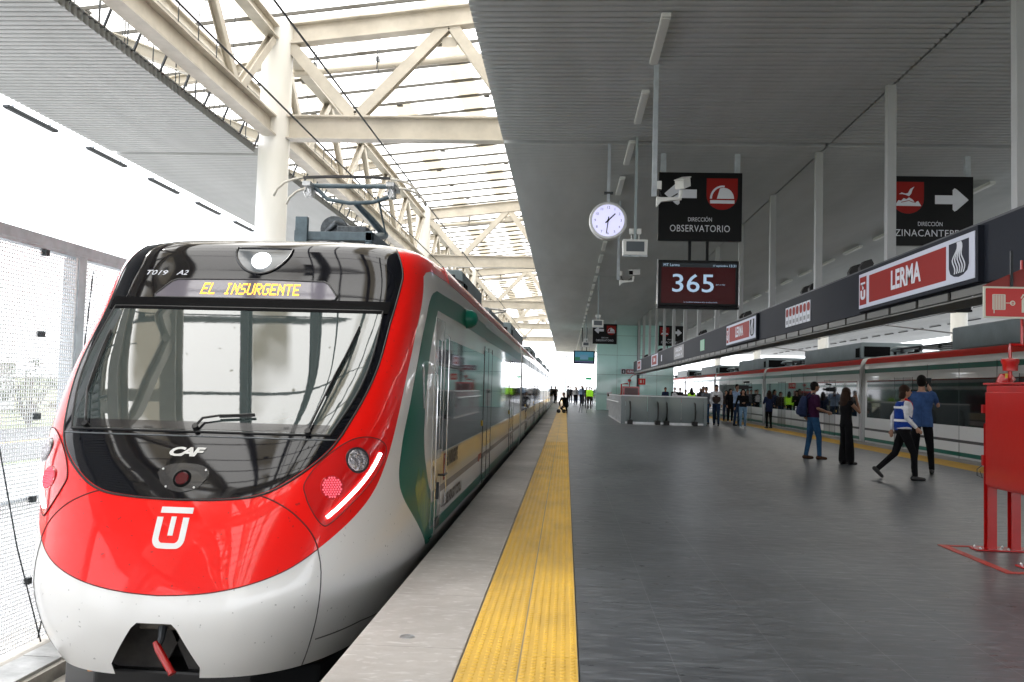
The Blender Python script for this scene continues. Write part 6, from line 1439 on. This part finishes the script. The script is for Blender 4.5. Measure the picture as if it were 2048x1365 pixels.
# people far down the left side
person(.02, 53.4, rad(160), 1.70, 'person in black crouching on the yellow strip over a small folding cart', BLK, BLK, hair='short', skin=SKIN2,
       pose=dict(pz=-.50, lean=.45, crouch=True, hL=(-.10, -.02, .42), kL=(-.17, .36, .46), aL=(-.15, .12, .085), hR=(.10, -.02, .42), kR=(.18, .30, .30), aR=(.16, -.10, .12), eL=(-.26, .42, .62), wL=(-.14, .60, .42), eR=(.26, .40, .62), wR=(.12, .60, .40), head=(0, .06)))
fb = thing('folding_cart', 'small dark folding cart with wheels in front of the crouching person', 'cart', (-.22, 52.9, 0)); mb = MB()
for xx in (-.16, .16): mb.lathe((xx, 0, .12), [(.09, -.02), (.12, -.02), (.12, .02), (.09, .02)], 'y', 14)
mb.tube([(-.16, 0, .12), (0, 0, .34), (.16, 0, .12)], .02, 6); mb.build('frame', RUBBER, fb)
person(-1.00, 92., rad(-170), 1.72, 'person in a dark coat at the very edge beside the left train, far away', DKG, BLK, coat_len=.8, pose=dict(wL=(-.1, .3, 1.3), eL=(-.22, .12, 1.2)))
person(-1.02, 88., rad(-60), 1.68, 'second far figure leaning from the left train edge', OLV, BLK)
person(.22, 77., rad(80), 1.74, 'man in a grey shirt with a backpack standing beyond the crouching person', GREYC, DKG)
person(.95, 84., rad(190), 1.70, 'person in a white shirt left in the far group', WHT, BLK)
person(1.45, 80., rad(200), 1.80, 'man in a light blue shirt and dark trousers in the far group', LBL, NAVY)
person(2.0, 83., rad(170), 1.72, 'person in brown standing behind the tripod', OLV, DKG)
person(2.5, 86., rad(180), 1.66, 'far person in black right of the brown one', BLK, BLK)
person(1.80, 66.5, rad(5), 1.70, 'worker in a green hi-vis jacket and white cap with his back to us', HIV, OLV, hair='cap', haircol=WHT, girth=1.15)
person(2.75, 74., rad(10), 1.70, 'second hi-vis worker half hidden by the tower edge', HIV, DKG, hair='cap', haircol=WHT, girth=1.1)
person(3.1, 92., rad(180), 1.7, 'pale-shirted person mostly hidden behind the tower corner', WHT, NAVY)
for (x, y, a, h, lab, t, b, hr) in ((.55, 95, 170, 1.72, 'far man in dark clothes between the backpacker and the white shirt', DKG, BLK, 'short'), (1.2, 97, 190, 1.66, 'far long-haired figure behind the white shirt', BLK, NAVY, 'long'), (1.75, 90, 160, 1.75, 'far man in grey behind the light blue shirt', GREYC, DKG, 'short'),
    (2.25, 96, 200, 1.70, 'far figure in navy left of the hi-vis worker', NAVY, BLK, 'short'), (7.9, 56.5, 175, 1.72, 'man in black by the right train far door', BLK, DKG, 'short'), (7.75, 51.0, 200, 1.66, 'woman in plum near the right train behind the hi-vis vest', PUR, BLK, 'long'),
    (8.2, 49.0, 120, 1.70, 'man in navy beside the right train behind the dark polo', NAVY, DKG, 'short'), (7.3, 64., 170, 1.74, 'far man in white sleeves beyond the black suit', WHT, DKG, 'short'), (8.35, 47.0, 165, 1.58, 'short woman in brown beside the long black coat', OLV, JEAND, 'bob')):
    person(x, y, rad(a), h, lab, t, b, hair=hr)
